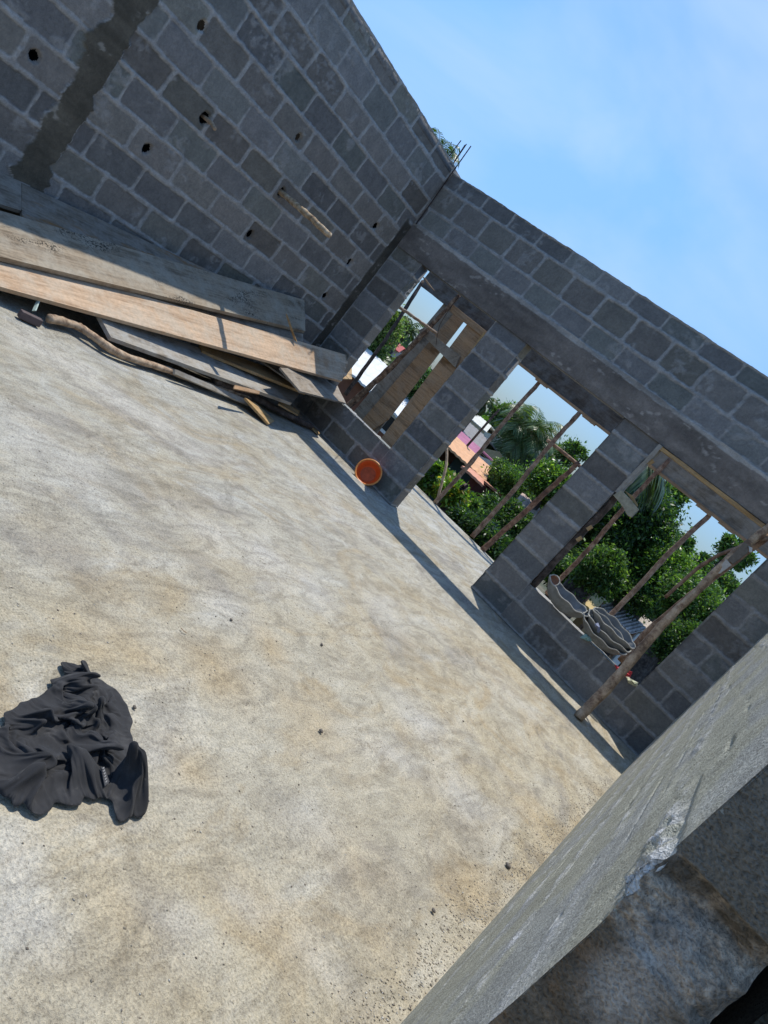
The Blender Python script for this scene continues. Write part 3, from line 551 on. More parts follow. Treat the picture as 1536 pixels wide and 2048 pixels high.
bevel(mb.build('handle_stub', mat_plain('pale_green_paint', (.42, .50, .44), .6), eh), .003)
# stake standing between the boards
a = onS(591, 682, -.015); b = B(573, 628, a[1]-.16); mb = MB(); s2 = np.array([.9, .4, 0]); s2 /= np.linalg.norm(s2); t2 = np.array([-.4, .9, 0])*.007
tipd = (b-a)/np.linalg.norm(b-a); prof = [(a, .02), (lerp(a, b, .5), .018), (lerp(a, b, .85), .015), (b, .009)]
V = []; 
for c_, hw in prof: V += [c_-s2*hw-t2, c_+s2*hw-t2, c_+s2*hw+t2, c_-s2*hw+t2]
mb.add(V, [(i*4+j, i*4+(j+1) % 4, (i+1)*4+(j+1) % 4, (i+1)*4+j) for i in range(3) for j in range(4)]+[(3, 2, 1, 0), (12, 13, 14, 15)])
tag(mb.build('wooden_stake', W_BATTEN), 'short rounded wooden stake standing up between the boards', 'stake')
# sticks through the wall
pole('putlog_stick', [(-.1, -1.65, 1.61), (.0, -1.645, 1.608), (.25, -1.66, 1.605), (.45, -1.65, 1.597), (.71, -1.64, 1.585)], [.022, .024, .026, .027, .025], mat_bark('peeled_stick', (.42, .31, .19), (.16, .1, .06), (.62, .52, .38)), seg=26, knots=3, label='long peeled stick poking out of a hole in the tall wall', cat='stick')
pole('putlog_stick', [(-.1, -2.62, 1.625), (.05, -2.62, 1.62), (.13, -2.63, 1.605)], [.016, .016, .015], BARKL, seg=8, knots=0, label='short broken stick stub in a hole higher up the tall wall', cat='stick')
# rebar at the corner
for i, (tx, ty, bx, by_, yt, yb_, lb) in enumerate([(922, 281, 897, 314, .06, .03, 'leftmost of the steel rods rising from the wall corner'), (930, 290, 878, 371, .0, -.03, 'short inner steel rod rising from the wall corner, second from left'), (933, 288, 874, 375, .02, -.02, 'long inner steel rod rising from the wall corner, third from left'), (942, 292, 832, 448, -.02, -.02, 'rightmost of the steel rods rising from the wall corner')]):
    a = B(bx, by_, yb_); b = B(tx, ty, yt); mb = MB(); nn = 40; P = [lerp(a, b, k/nn) for k in range(nn+1)]
    if i == 0: P = [p_+np.array([-.05, 0, 0])*0 for p_ in P]
    mb.tube(P, [.0065 if k % 2 else .0055 for k in range(nn+1)], 6); tag(mb.build('steel_rod', IRON), lb, 'steel rod', 'rebar at the wall corner')

# ------------------------------------------------------------------ outer beam formwork, props
def boardbox(name, p0, p1, wd, th, mat, wdir, parent=None, rag=.003, **k):
    """board from p0 to p1 (centre line of the face), width along wdir"""
    p0 = np.array(p0, float); p1 = np.array(p1, float); l = (p1-p0)/np.linalg.norm(p1-p0); wv = np.array(wdir, float); wv -= l*(wv@l); wv /= np.linalg.norm(wv)
    nn = np.cross(l, wv); n = 14; V = []
    for i in range(n+1):
        c_ = lerp(p0, p1, i/n); r1 = wd/2+rag*(random.random()-.5)*2; r2 = wd/2+rag*(random.random()-.5)*2
        V += [c_-wv*r1-nn*th/2, c_+wv*r2-nn*th/2, c_+wv*r2+nn*th/2, c_-wv*r1+nn*th/2]
    Fc = [(i*4+j, (i+1)*4+j, (i+1)*4+(j+1) % 4, i*4+(j+1) % 4) for i in range(n) for j in range(4)]+[(0, 1, 2, 3), (n*4+3, n*4+2, n*4+1, n*4)]
    o = mesh(name, V, Fc, mat, parent=parent, frame=fr(p0, l, wv)); 
    return tag(o, **k) if k else o
YB = 2.3
bf = empty('beam_formwork', (2, YB, 2.07), label='dark board formwork of the outer beam seen above the openings', cat='formwork')
for (x0, x1, m_) in ((-1.1, .62, W_DARK), (.625, 2.9, W_DARK), (2.905, 5.6, W_GREYB)):
    boardbox('side_board', (x0, YB, 2.23), (x1, YB, 2.23), .33, .03, m_, (0, 0, 1), bf, .004)
boardbox('bottom_batten', (.5, YB-.01, 2.052), (5.6, YB-.01, 2.052), .03, .05, W_BROWN, (0, 0, 1), bf, .004)
for x in (1.35, 2.15, 3.85, 4.15): boardbox('cleat', (x-.1, YB-.035, 2.035), (x+.1, YB-.035, 2.035), .035, .04, W_BROWN, (0, 0, 1), bf)
PP = 'timber props along the outer slab edge'
def vprop(top, bot, r, lb, y0=2.02, y1=2.29, mat=BARK, **k):
    a = B(*bot, y0); b = B(*top, y1)
    return pole('timber_prop', [a, lerp(a, b, .35)+np.array([.012, 0, 0]), lerp(a, b, .7)-np.array([.012, 0, 0]), b], [r*1.08, r, r, r*.92], mat, label=lb, cat='prop', group=PP, **k)
vprop((1081, 762), (870, 1006), .028, 'timber prop standing at the slab edge, leftmost in the doorway')
vprop((1160, 824), (944, 1074), .03, 'timber prop in the middle of the doorway view')
a = B(957, 1108, 2.0); b = B(1158, 925, 2.2); pole('timber_prop', [a, lerp(a, b, .5), b], [.033, .034, .03], mat_bark('reddish_bark', (.24, .12, .07), (.11, .055, .035), (.4, .24, .15)), label='reddish slanting prop beside the right doorway pier', cat='prop', group=PP)
a = B(1035, 905, 2.15)
pole('cross_pole', [B(1094, 880, 2.25), B(1140, 915, 2.25), B(1175, 945, 2.25)], .022, BARK, seg=10, label='thin pole nailed level between the doorway prop and the pier', cat='pole')
pole('bamboo_stake', [B(893, 880, 2.15), B(892, 930, 2.12), B(874, 1003, 2.08)], [.018, .018, .018], BARKL, seg=12, label='thin stake leaning on the slab edge left of the doorway props', cat='stake')
vprop((1340, 918), (1092, 1188), .027, 'timber prop seen at the left of the right window', mat=mat_bark('red_brown_bark', (.28, .15, .09), (.13, .065, .04), (.45, .30, .2)))
vprop((1419, 1030), (1140, 1308), .03, 'timber prop in the middle of the right window with a snag')
a = B(1330, 1196, 2.0); pole('timber_prop', [B(1240, 1322, .45), B(1300, 1258, .42), B(1370, 1200, .38), B(1440, 1146, .34), B(1540, 1070, .3)], [.028, .027, .026, .026, .025], BARK, label='prop standing behind the big leaning log in the right window', cat='prop', group=PP)
# big leaning log inside the right window
L_ = [(1156, 1436, -.56), (1218, 1372, -.44), (1272, 1310, -.34), (1330, 1244, -.27), (1390, 1186, -.20), (1455, 1120, -.13), (1540, 1053, -.05)]
pole('leaning_log', [B(*q) for q in L_]+[B(1600, 1000, -.03)], [.040, .040, .037, .033, .029, .028, .028, .028], BARKL, k=14, jit=.05, seg=46, wob=.003, knots=5, label='thick peeled log leaning from the floor across the right window', cat='log')
pole('thin_pole', [B(1330, 1140+55, -.02), B(1420, 1120+0, -.03), B(1536, 1035+40, -.03)], [.014, .015, .015], BARK, seg=12, label='thin pole tied behind the leaning log', cat='pole')
# window 2 frame
wf = empty('window_shuttering', (W2A+.02, .05, S1), label='raw timber shuttering round the right window opening', cat='shuttering')
boardbox('jamb_board', (W2A+.022, .02, 1.50), (W2A+.022, .02, 2.035), .036, .10, W_GREY, (1, 0, 0), wf)
boardbox('head_batten', (W2A+.035, -.008, 2.018), (5.04, -.008, 2.018), .03, .03, W_BATTEN, (0, 0, 1), wf)
boardbox('head_board', (W2A+.035, .10, 2.024), (5.04, .10, 2.024), .09, .02, W_GREYB, (0, 1, 0), wf)
mb = MB(); pole('jamb_log', [(W2A+.02, .05, S1), (W2A+.015, .05, .9), (W2A+.03, .05, 1.3), (W2A+.02, .05, 1.52)], [.035, .034, .032, .03], BARKD, parent=wf)
for z in (.97, 1.1, 1.85): boardbox('spacer', (W2A+.045, .0, z), (W2A+.06, .0, z+.05), .03, .02, W_BATTEN, (1, 0, 0), wf)
# bent block hung on the frame
M_PALE = mat_plain('cement_crusted_wood', (.34, .32, .24), .9, var=.6, sc=25)
def slab_obj(name, c4, th, mat, **k):
    P = [np.array(c, float) for c in c4]; nrm = np.cross(P[1]-P[0], P[2]-P[0]); nrm /= np.linalg.norm(nrm)
    if nrm@(CAM-P[0]) > 0: nrm = -nrm
    n = len(P); V = P+[p_+nrm*th for p_ in P]; Fc = [tuple(range(n)), tuple(range(2*n-1, n-1, -1))]+[(i, i+n, (i+1) % n+n, (i+1) % n) for i in range(n)]
    mb = MB(); mb.add(V, Fc); parent = k.pop('parent', None); o = mb.build(name, mat, parent, frame=fr(P[0], P[1]-P[0], P[-1]-P[0])); bevel(o, .003); return tag(o, **k) if k else o
e = empty('wood_block', B(1250, 1010, -.05), label='cement-crusted wood block with a bark curl on the right window left jamb', cat='block')
slab_obj('block', [B(*q, -.05) for q in [(1226, 990), (1243, 980), (1262, 1000), (1277, 1018), (1262, 1034), (1254, 1030), (1245, 1012)]], .05, M_PALE, parent=e)
slab_obj('bark_curl', [B(*q, -.02) for q in [(1248, 980), (1266, 992), (1276, 1010), (1274, 1014), (1262, 998)]], .012, W_BATTEN, parent=e)
e = empty('wood_block', B(1478, 1100, -.12), label='dark curved wood block wedged beside the leaning log near the frame edge', cat='block')
slab_obj('block', [B(*q, -.16) for q in [(1455, 1119), (1476, 1098), (1487, 1086), (1494, 1088), (1497, 1104), (1466, 1128)]], .06, mat_plain('weathered_wood', (.17, .15, .125), .9, var=.5), parent=e)
slab_obj('rag_wrap', [B(*q, -.17) for q in [(1452, 1118), (1463, 1130), (1440, 1147), (1430, 1147)]], .04, mat_plain('pale_cloth', (.5, .48, .44), .9), parent=e)
slab_obj('rag_knot', [B(*q, -.14) for q in [(1497, 1092), (1505, 1096), (1504, 1104), (1498, 1104)]], .03, mat_plain('white_cloth', (.65, .64, .6), .9), parent=e)

# ------------------------------------------------------------------ column formwork outside window 1
YF = 2.2
cf = empty('column_formwork', (.1, YF, 0), label='tall board formwork of an outside column seen through the left window', cat='formwork')
def vb(name, pxs, th, mat, y=YF, **k):
    return slab_obj(name, [B(*q, y) for q in pxs], th, mat, parent=cf, **k)
vb('upright_board', [(893, 600), (933, 634), (735, 890), (660, 880)], .025, W_GREYB, y=2.32)
vb('upright_board', [(915, 618), (934, 632), (776, 838), (740, 862), (722, 842)], .03, W_BROWN, y=2.27)
vb('upright_board', [(940, 640), (972, 665), (790, 915), (752, 890)], .028, W_BROWN, y=2.12)
vb('edge_strip', [(968, 663), (974, 668), (792, 917), (787, 913)], .10, W_BATTEN, y=2.08)
vb('cross_cleat', [(836, 661), (848, 655), (920, 712), (910, 735)], .03, W_GREYB, y=2.08)
vb('top_cleat', [(905, 608), (985, 672), (973, 680), (900, 622)], .03, W_BROWN, y=2.10)
pole('tied_pole', [B(668, 838, 1.9), B(760, 755, 2.0), B(850, 665, 2.03), B(918, 590, 2.05)], [.05, .04, .034, .026], mat_bark('shaggy_bark', (.16, .09, .05), (.05, .03, .02), (.34, .24, .16)), k=9, jit=.14, seg=34, label='shaggy dark pole slanting across the column formwork in the left window', cat='pole')
pole('tied_pole', [B(690, 790, 1.85), B(770, 680, 2.0), B(846, 562, 2.2)], [.03, .027, .025], BARKD, seg=20, label='straight dark pole standing upright inside the left window view', cat='pole')
pole('tied_pole', [B(787, 606, 1.6), B(830, 636, 1.65), B(874, 667, 1.7)], [.022, .02, .018], mat_bark('pale_pole', (.3, .2, .13), (.13, .08, .05), (.5, .4, .3)), seg=16, label='thin pale pole lying level across the left window view', cat='pole')
slab_obj('board_stub', [B(*q, 2.1) for q in [(842, 550), (850, 556), (868, 580), (856, 570)]], .03, W_BROWN, label='small board stub at the top of the left window', cat='board')
for a, b in (((905, 588), (925, 620)), ): pass
tag(pole('tie_wire', [B(918, 590, .1), B(880, 650, .9), B(872, 690, 2.0)], .004, IRON, seg=8, jit=0, knots=0), 'thin dark wire hanging from the lintel over the left window', 'wire')

# ------------------------------------------------------------------ orange basin
M_BAS = mat_plain('orange_plastic', (.78, .115, .02), .38, var=.25, sc=14, bmp=.05, spec=.5)
M_BRIM = mat_plain('orange_rim', (.72, .27, .06), .4, var=.2, bmp=0, spec=.5)
M_BIN = mat_plain('dusty_orange', (.52, .12, .045), .7, var=.5, sc=18, bmp=.1)
def lathe(name, prof, mat, M, parent=None, n=64, defo=None, cap0=False):
    V = []; 
    for i, (r, z) in enumerate(prof):
        for j in range(n):
            t = 2*math.pi*j/n; rr, zz = (r, z) if not defo else defo(r, z, t); V.append(M@Vector((rr*math.cos(t), rr*math.sin(t), zz)))
    Fc = [(i*n+j, i*n+(j+1) % n, (i+1)*n+(j+1) % n, (i+1)*n+j) for i in range(len(prof)-1) for j in range(n)]
    return mesh(name, [tuple(v) for v in V], Fc, mat, parent, smooth=True)
cB = np.array([1.60, -.17, .11]); ax = Vector((.33, -.82, .38)).normalized()
Mb = Matrix.Translation(Vector(cB))@ax.to_track_quat('Z', 'Y').to_matrix().to_4x4()
eb = empty('plastic_basin', (1.62, -.2, 0), label='orange plastic basin propped on its side against the block wall', cat='basin')
rB = .132
lathe('bowl', [(.0, -.095), (.08, -.095), (.088, -.092), (.112, -.03), (rB-.004, 0), (rB-.007, .0), (.108, -.03), (.0845, -.089), (.078, -.0905)], M_BAS, Mb, eb)
lathe('bottom', [(.0, -.0895), (.03, -.0893), (.076, -.0885)][::-1], M_BIN, Mb, eb)
lathe('rim', [(rB-.009, .001), (rB-.007, .006), (rB, .008), (rB+.007, .005), (rB+.008, -.001), (rB+.002, -.004), (rB-.006, -.003), (rB-.0095, .0008)], M_BRIM, Mb, eb)

# ------------------------------------------------------------------ cement pans on the sill of window 2
M_PAN = mat_plain('cement_caked_rubber', (.24, .24, .225), .9, var=.6, sc=16)
M_PANR = mat_plain('pale_caked_rim', (.40, .385, .34), .9, var=.5, sc=30)
M_PANI = mat_plain('caked_inside', (.19, .20, .205), .85, var=.6, sc=12)
def pan(c_, r, h, axis, squash, ph, name, lb, group=None, spin=0, rimw=1.0):
    c_ = np.array(c_); e = empty(name, c_, label=lb, cat='pan', group=group); axis = Vector(axis).normalized()
    xx_ = Vector((1, 0, -.03)); yy_ = axis.cross(xx_).normalized(); xx_ = yy_.cross(axis).normalized(); M = Matrix(((xx_.x, yy_.x, axis.x, c_[0]), (xx_.y, yy_.y, axis.y, c_[1]), (xx_.z, yy_.z, axis.z, c_[2]), (0, 0, 0, 1)))@Matrix.Rotation(spin, 4, 'Z')@Matrix.Diagonal((1, squash, 1, 1))
    def defo(rr, z, t): k = rr/r; return rr*(1+.05*math.sin(3*t+ph)*k+.03*math.sin(7*t+ph*2)*k), z+.009*math.sin(2*t+ph)*k*k+.007*math.sin(9*t+ph)*k*k
    lathe('shell', [(.0, -h), (r*.35, -h*.97), (r*.62, -h*.8), (r*.85, -h*.42), (r, 0)], M_PAN, M, e, 56, defo)
    lathe('inside', [(r-.002, .001), (r*.82, -h*.38), (r*.6, -h*.74), (r*.33, -h*.9), (.003, -h*.92)], M_PANI, M, e, 56, defo)
    pr = [(r-.004*rimw, -.001), (r-.005*rimw, .006), (r, .010), (r+.006*rimw, .005), (r+.005*rimw, -.003), (r-.004*rimw, -.0012)]
    lathe('rim', pr, M_PANR, M, e, 72, defo); return e
pan((3.83, -.02, .56), .235, .14, (.06, -.20, 1), .48, .4, 'cement_pan', 'cement-caked pan with wavy rim on the right window sill', 'cement pans on the sill')
c2 = (3.665, -.03, .55)
M = Matrix.Translation(Vector((3.66, -.04, .585)))@Vector((.25, -.75, .55)).normalized().to_track_quat('Z', 'X').to_matrix().to_4x4()
e = empty('small_bowl', (3.66, -.04, .55), label='small orange-brown bowl tipped inside the left cement pan', cat='bowl')
lathe('bowl', [(.0, -.05), (.03, -.045), (.045, -.02), (.05, 0), (.045, 0), (.04, -.02), (.025, -.036), (.003, -.038)], mat_plain('terracotta', (.34, .17, .10), .8), M, e)
lathe('rim', [(.044, 0), (.047, .006), (.053, .003), (.053, -.002), (.045, -.003)], M_PANR, M, e)
for i, (cx, cy, cz, r, ax_, ph, lb) in enumerate([(4.25, .0, .54, .235, (.05, -.40, .9), 1.2, 'front pan of the tilted nest of cement pans on the right window sill'), (4.27, .045, .585, .235, (.05, -.36, .9), 2.6, 'middle pan of the tilted nest of cement pans on the sill'), (4.29, .09, .63, .235, (.05, -.30, .92), 3.7, 'rear pan of the tilted nest of cement pans on the sill')]):
    pan((cx, cy, cz), r, .12, ax_, .44, ph, 'cement_pan', lb, 'cement pans on the sill')
def rag(name, pxs, y, colr, lb, cat, n=9):
    P = [B(*q, y) for q in pxs]; c_ = sum(P)/len(P); mb = MB(); V = [c_+np.array([0, -.03, .012])]; k = len(P)*3
    for i in range(k):
        a = P[i//3]; b = P[(i//3+1) % len(P)]; q = lerp(a, b, (i % 3)/3); V.append(lerp(c_, q, .55)+np.array([0, -.025*random.random(), .014*random.uniform(-1, 1)])); 
    for i in range(k):
        a = P[i//3]; b = P[(i//3+1) % len(P)]; V.append(lerp(a, b, (i % 3)/3)+np.array([0, .01, 0]))
    Fc = [(0, 1+i, 1+(i+1) % k) for i in range(k)]+[(1+i, 1+k+i, 1+k+(i+1) % k, 1+(i+1) % k) for i in range(k)]
    mb.add(V, Fc); o = mb.build(name, mat_plain(name+'_cloth', colr, .8, var=.5)); m = o.modifiers.new('solid', 'SOLIDIFY'); m.thickness = .004; return tag(o, lb, cat)
rag('plastic_scrap', [(1160, 1275), (1170, 1268), (1183, 1274), (1186, 1281), (1176, 1282)], -.03, (.30, .48, .46), 'crumpled pale teal scrap hanging between the cement pans', 'scrap')
rag('leaf_scrap', [(1173, 1266), (1184, 1264), (1191, 1276), (1182, 1280)], -.02, (.32, .40, .08), 'yellow-green scrap tucked between the cement pans', 'scrap')
rag('red_cloth', [(1229, 1329), (1240, 1336), (1264, 1344), (1260, 1354), (1250, 1352), (1234, 1340)], -.03, (.68, .07, .08), 'bright red cloth scrap on the sill behind the leaning log', 'cloth')
rag('paper_scrap', [(1252, 1353), (1260, 1358), (1276, 1366), (1272, 1374), (1256, 1366)], .0, (.6, .6, .42), 'pale yellow paper scrap at the right end of the sill', 'paper')
rag('strap', [(1190, 1248), (1196, 1246), (1200, 1262), (1197, 1266)], -.05, (.25, .27, .36), 'blue-grey strip of cloth hanging beside the tilted pans', 'cloth')

# ------------------------------------------------------------------ shirt
def shirt():
    # outline in the photo, lying on the floor: a crumpled sheet is let fall with the cloth solver
    out = [(-40, 1455), (0, 1440), (45, 1396), (88, 1382), (97, 1368), (80, 1358), (84, 1343), (100, 1336), (128, 1328), (165, 1328), (180, 1340), (184, 1362), (200, 1372), (235, 1388), (246, 1408), (249, 1440), (245, 1485), (251, 1500), (247, 1535), (262, 1550), (282, 1572), (296, 1612), (290, 1634), (268, 1642), (240, 1646), (218, 1636), (214, 1624), (224, 1602), (219, 1574), (213, 1588), (192, 1600), (185, 1600), (160, 1583), (130, 1582), (115, 1570), (70, 1585), (45, 1612), (12, 1624), (-10, 1612), (-40, 1560)]
    O2 = np.array([F(*q)[:2] for q in out]); lo = O2.min(0)-.01; hi = O2.max(0)+.01; st = .005
    x, y = np.meshgrid(np.arange(lo[0], hi[0], st), np.arange(lo[1], hi[1], st)); ins = np.zeros(x.shape, bool); dist = np.full(x.shape, 9.); n = len(O2); nxp = x*0; nyp = y*0
    for i in range(n):
        a, b = O2[i], O2[(i+1) % n]; c1 = ((a[1] > y) != (b[1] > y)) & (x < (b[0]-a[0])*(y-a[1])/(b[1]-a[1]+1e-12)+a[0]); ins ^= c1
        d = b-a; t = np.clip(((x-a[0])*d[0]+(y-a[1])*d[1])/(d@d), 0, 1); dd = np.hypot(x-a[0]-t*d[0], y-a[1]-t*d[1])
        nxp = np.where(dd < dist, a[0]+t*d[0], nxp); nyp = np.where(dd < dist, a[1]+t*d[1], nyp); dist = np.minimum(dist, dd)
    sdv = np.where(ins, dist, -dist); rs_ = np.random.default_rng(5); h = np.zeros_like(x)
    wx = x+.06*(fbm(x*8, y*8, 61, 3)-.5); wy = y+.06*(fbm(x*8, y*8, 63, 3)-.5)
    for k in range(12):
        th = rs_.uniform(0, math.pi); f_ = rs_.uniform(11, 19) if k < 6 else rs_.uniform(22, 36); ph = rs_.uniform(0, 6.28); m_ = sst(.42, .6, fbm(x*5, y*5, 300+k, 3))
        h += .36/f_*np.sin((wx*math.cos(th)+wy*math.sin(th))*f_*3.14+ph)*m_
    h += .02+.09*(fbm(x*7, y*7, 99, 3)-.5); h = h-h.min()+.006; h *= sst(-.01, .03, sdv)*.85+.15
    near = np.abs(sdv) < st*.62; x = np.where(near, nxp, x); y = np.where(near, nyp, y); keepv = (sdv > 0) | near
    nz, ns = x.shape; idx = np.arange(nz*ns).reshape(nz, ns); kf = keepv[:-1, :-1] & keepv[1:, :-1] & keepv[:-1, 1:] & keepv[1:, 1:]
    q = np.stack([idx[:-1, :-1], idx[:-1, 1:], idx[1:, 1:], idx[1:, :-1]], -1)[kf]; used = np.unique(q); mp = -np.ones(nz*ns, int); mp[used] = np.arange(len(used)); Qs = mp[q]
    V = np.stack([x, y, h+.004], -1).reshape(-1, 3)[used]
    m, nt, b = newmat('black_cotton'); p = geo_pos(nt); n1 = noise(nt, p, 14, 5, .65); n2 = noise(nt, p, 900, 2, .5); n3 = noise(nt, p, 60, 4, .7)
    c = ramp_of(nt, n1, [(.35, (.012, .012, .0135)), (.55, (.020, .020, .022)), (.72, (.046, .045, .046))])
    c = mix(nt, ramp_of(nt, n3, [(.66, (0, 0, 0)), (.76, (.5, .5, .5))]), c, (.12, .115, .11)); nt.links.new(c, b.inputs['Base Color']); b.inputs['Roughness'].default_value = .9; b.inputs['Sheen Weight'].default_value = .06; b.inputs['Sheen Roughness'].default_value = .5
    bump(nt, b, n2.outputs[0], .3, .001)
    o = mesh('shirt', V, Qs, m, smooth=True)
    fl_ = mesh('drop_floor', [(lo[0]-1, lo[1]-1, 0), (hi[0]+1, lo[1]-1, 0), (hi[0]+1, hi[1]+1, 0), (lo[0]-1, hi[1]+1, 0)], [(0, 1, 2, 3)]); fl_.modifiers.new('c', 'COLLISION'); fl_.collision.cloth_friction = 60; fl_.collision.thickness_outer = .002
    cm = o.modifiers.new('cl', 'CLOTH'); s_ = cm.settings; s_.quality = 6; s_.mass = .3; s_.tension_stiffness = 30; s_.compression_stiffness = 30; s_.shear_stiffness = 10; s_.bending_stiffness = .015; s_.air_damping = 1
    cs = cm.collision_settings; cs.distance_min = .002; cs.use_self_collision = True; cs.self_distance_min = .0025; cs.self_friction = 20; cs.collision_quality = 2
    scn.frame_start = 1; scn.frame_end = 34; cm.point_cache.frame_start = 1; cm.point_cache.frame_end = 34
    for f_ in range(1, 33): scn.frame_set(f_)
    ev = o.evaluated_get(bpy.context.evaluated_depsgraph_get()); me = ev.to_mesh(); P = np.zeros(len(me.vertices)*3); me.vertices.foreach_get('co', P); P = P.reshape(-1, 3).copy(); ev.to_mesh_clear()
    o.modifiers.clear(); scn.frame_set(1); scn.frame_end = 1; bpy.data.objects.remove(fl_)
    if not np.isfinite(P).all(): P = V
    ec = {}
    for f_ in Qs:
        for a_, b_ in zip(f_, np.roll(f_, -1)): k_ = (min(a_, b_), max(a_, b_)); ec[k_] = ec.get(k_, 0)+1
    bd = [k_ for k_, v_ in ec.items() if v_ == 1]; A_ = np.array(bd); cnt = np.zeros(len(P)); np.add.at(cnt, A_[:, 0], 1); np.add.at(cnt, A_[:, 1], 1); isb = cnt > 0
    for _ in range(5):
        sm = np.zeros_like(P); np.add.at(sm, A_[:, 0], P[A_[:, 1]]); np.add.at(sm, A_[:, 1], P[A_[:, 0]]); P[isb] = .4*P[isb]+.6*sm[isb]/cnt[isb][:, None]
    for ax_ in (0, 1):
        l0, h0 = O2[:, ax_].min(), O2[:, ax_].max(); l1, h1 = P[:, ax_].min(), P[:, ax_].max(); P[:, ax_] = l0+(P[:, ax_]-l1)*(h0-l0)/(h1-l1)
    P[:, 2] += .004
    o.data.vertices.foreach_set('co', P.ravel()); o.data.update()
    md = o.modifiers.new('smooth', 'SUBSURF'); md.levels = 1; md.render_levels = 1; md = o.modifiers.new('solid', 'SOLIDIFY'); md.thickness = .0015
    tag(o, 'crumpled black long-sleeved shirt lying on the sandy floor', 'shirt')
    # hem label
    PC = P
    fx_ = lambda q: float(PC[np.argsort((PC[:, 0]-q[0])**2+(PC[:, 1]-q[1])**2)[:12], 2].max())+.002
    H = lambda px, py: F(px-3, py-6, .0)+np.array([0, 0, fx_(F(px-3, py-6))+.003])
    mb = MB(); P = [H(187, 1562), H(197, 1560), H(210, 1584), H(200, 1594)]; mb.add([tuple(p_) for p_ in P]+[tuple(p_-np.array([0, 0, .003])) for p_ in P], [(0, 1, 2, 3), (7, 6, 5, 4), (0, 4, 5, 1), (1, 5, 6, 2), (2, 6, 7, 3), (3, 7, 4, 0)])
    t = mb.build('neck_label', mat_plain('label_grey', (.06, .06, .065), .7), o)
    mb = MB()
    for k in range(6):
        a = lerp(H(191, 1565), H(203, 1588), k/5.5)+np.array([0, 0, .0015]); s_ = (H(210, 1584)-H(200, 1594)); s_ = s_/np.linalg.norm(s_)*.004; l_ = (H(203, 1588)-H(191, 1565)); l_ = l_/np.linalg.norm(l_)*.0012
        mb.add([a-s_-l_, a+s_-l_, a+s_+l_, a-s_+l_], [(0, 1, 2, 3)])
    mb.build('label_stitching', mat_plain('thread', (.28, .28, .28), .8), t)
shirt()
mb = MB(); mb.tube([F(362, 1256, .004), F(368, 1262, .006), F(374, 1266, .003)], .002, 5); tag(mb.build('twig', BARKL), 'tiny dry twig on the sand above the shirt', 'twig')

# ------------------------------------------------------------------ surroundings
GZ = -3.4
m, nt, b = newmat('yard_ground'); p = geo_pos(nt); n1 = noise(nt, p, .6, 6, .65); n2 = noise(nt, p, 12, 5, .7)
c = ramp_of(nt, n1, [(.35, (.035, .05, .02)), (.52, (.08, .08, .045)), (.68, (.18, .15, .10))]); c = mix(nt, .6, c, ramp_of(nt, n2, [(.3, (.4, .4, .4)), (.7, (1.4, 1.4, 1.4))]), 'MULTIPLY'); nt.links.new(c, b.inputs['Base Color']); b.inputs['Roughness'].default_value = .95
g_ = mesh('ground', [(-900, -900, GZ), (900, -900, GZ), (900, 900, GZ), (-900, 900, GZ)], [(0, 1, 2, 3)], m); tag(g_, kind='structure')
# the storey below
m2 = mat_plain('lower_wall', (.2, .2, .2), .95)
mb = MB(); mb.box((-.15, -8.4, GZ), (6.9, 1.2, -.21)); tag(mb.build('lower_storey', m2), 'grey block storey under the sandy slab, below the doorway view', 'building')

def leaves(n, centers, radii, size, asp, tints, droop=.3, up=.3):
    """cloud of folded leaf quads"""
    ci = rng.integers(0, len(centers), n); C_ = np.array(centers)[ci]; Rd = np.array(radii)[ci]
    d = rng.normal(size=(n, 3)); d /= np.linalg.norm(d, axis=1)[:, None]; rr = rng.random(n)**.5*(1+.35*(rng.random(n) < .12))
    P = C_+d*Rd*rr[:, None]
    a = d*.45+rng.normal(size=(n, 3))*.8+np.array([0, 0, -droop]); a /= np.linalg.norm(a, axis=1)[:, None]
    s_ = np.cross(a, rng.normal(size=(n, 3))+np.array([0, 0, up])); s_ /= np.linalg.norm(s_, axis=1)[:, None]
    L = size*(.6+.8*rng.random(n))[:, None]; W_ = L*asp
    v0 = P; v1 = P+a*L*.5+s_*W_; v2 = P+a*L; v3 = P+a*L*.5-s_*W_
    V = np.stack([v0, v1, v2, v3], 1).reshape(-1, 3); Q = np.arange(4*n).reshape(n, 4)
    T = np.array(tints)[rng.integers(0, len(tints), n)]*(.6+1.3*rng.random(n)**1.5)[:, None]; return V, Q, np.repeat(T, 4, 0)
G_MANGO = [(.035, .075, .018), (.05, .10, .022), (.028, .06, .018), (.07, .12, .03)]
G_BRIGHT = [(.08, .15, .025), (.11, .17, .03), (.06, .12, .02)]
G_DARK = [(.015, .035, .012), (.02, .045, .015), (.028, .055, .018)]
G_OLIVE = [(.09, .13, .045), (.12, .15, .06), (.07, .11, .04)]
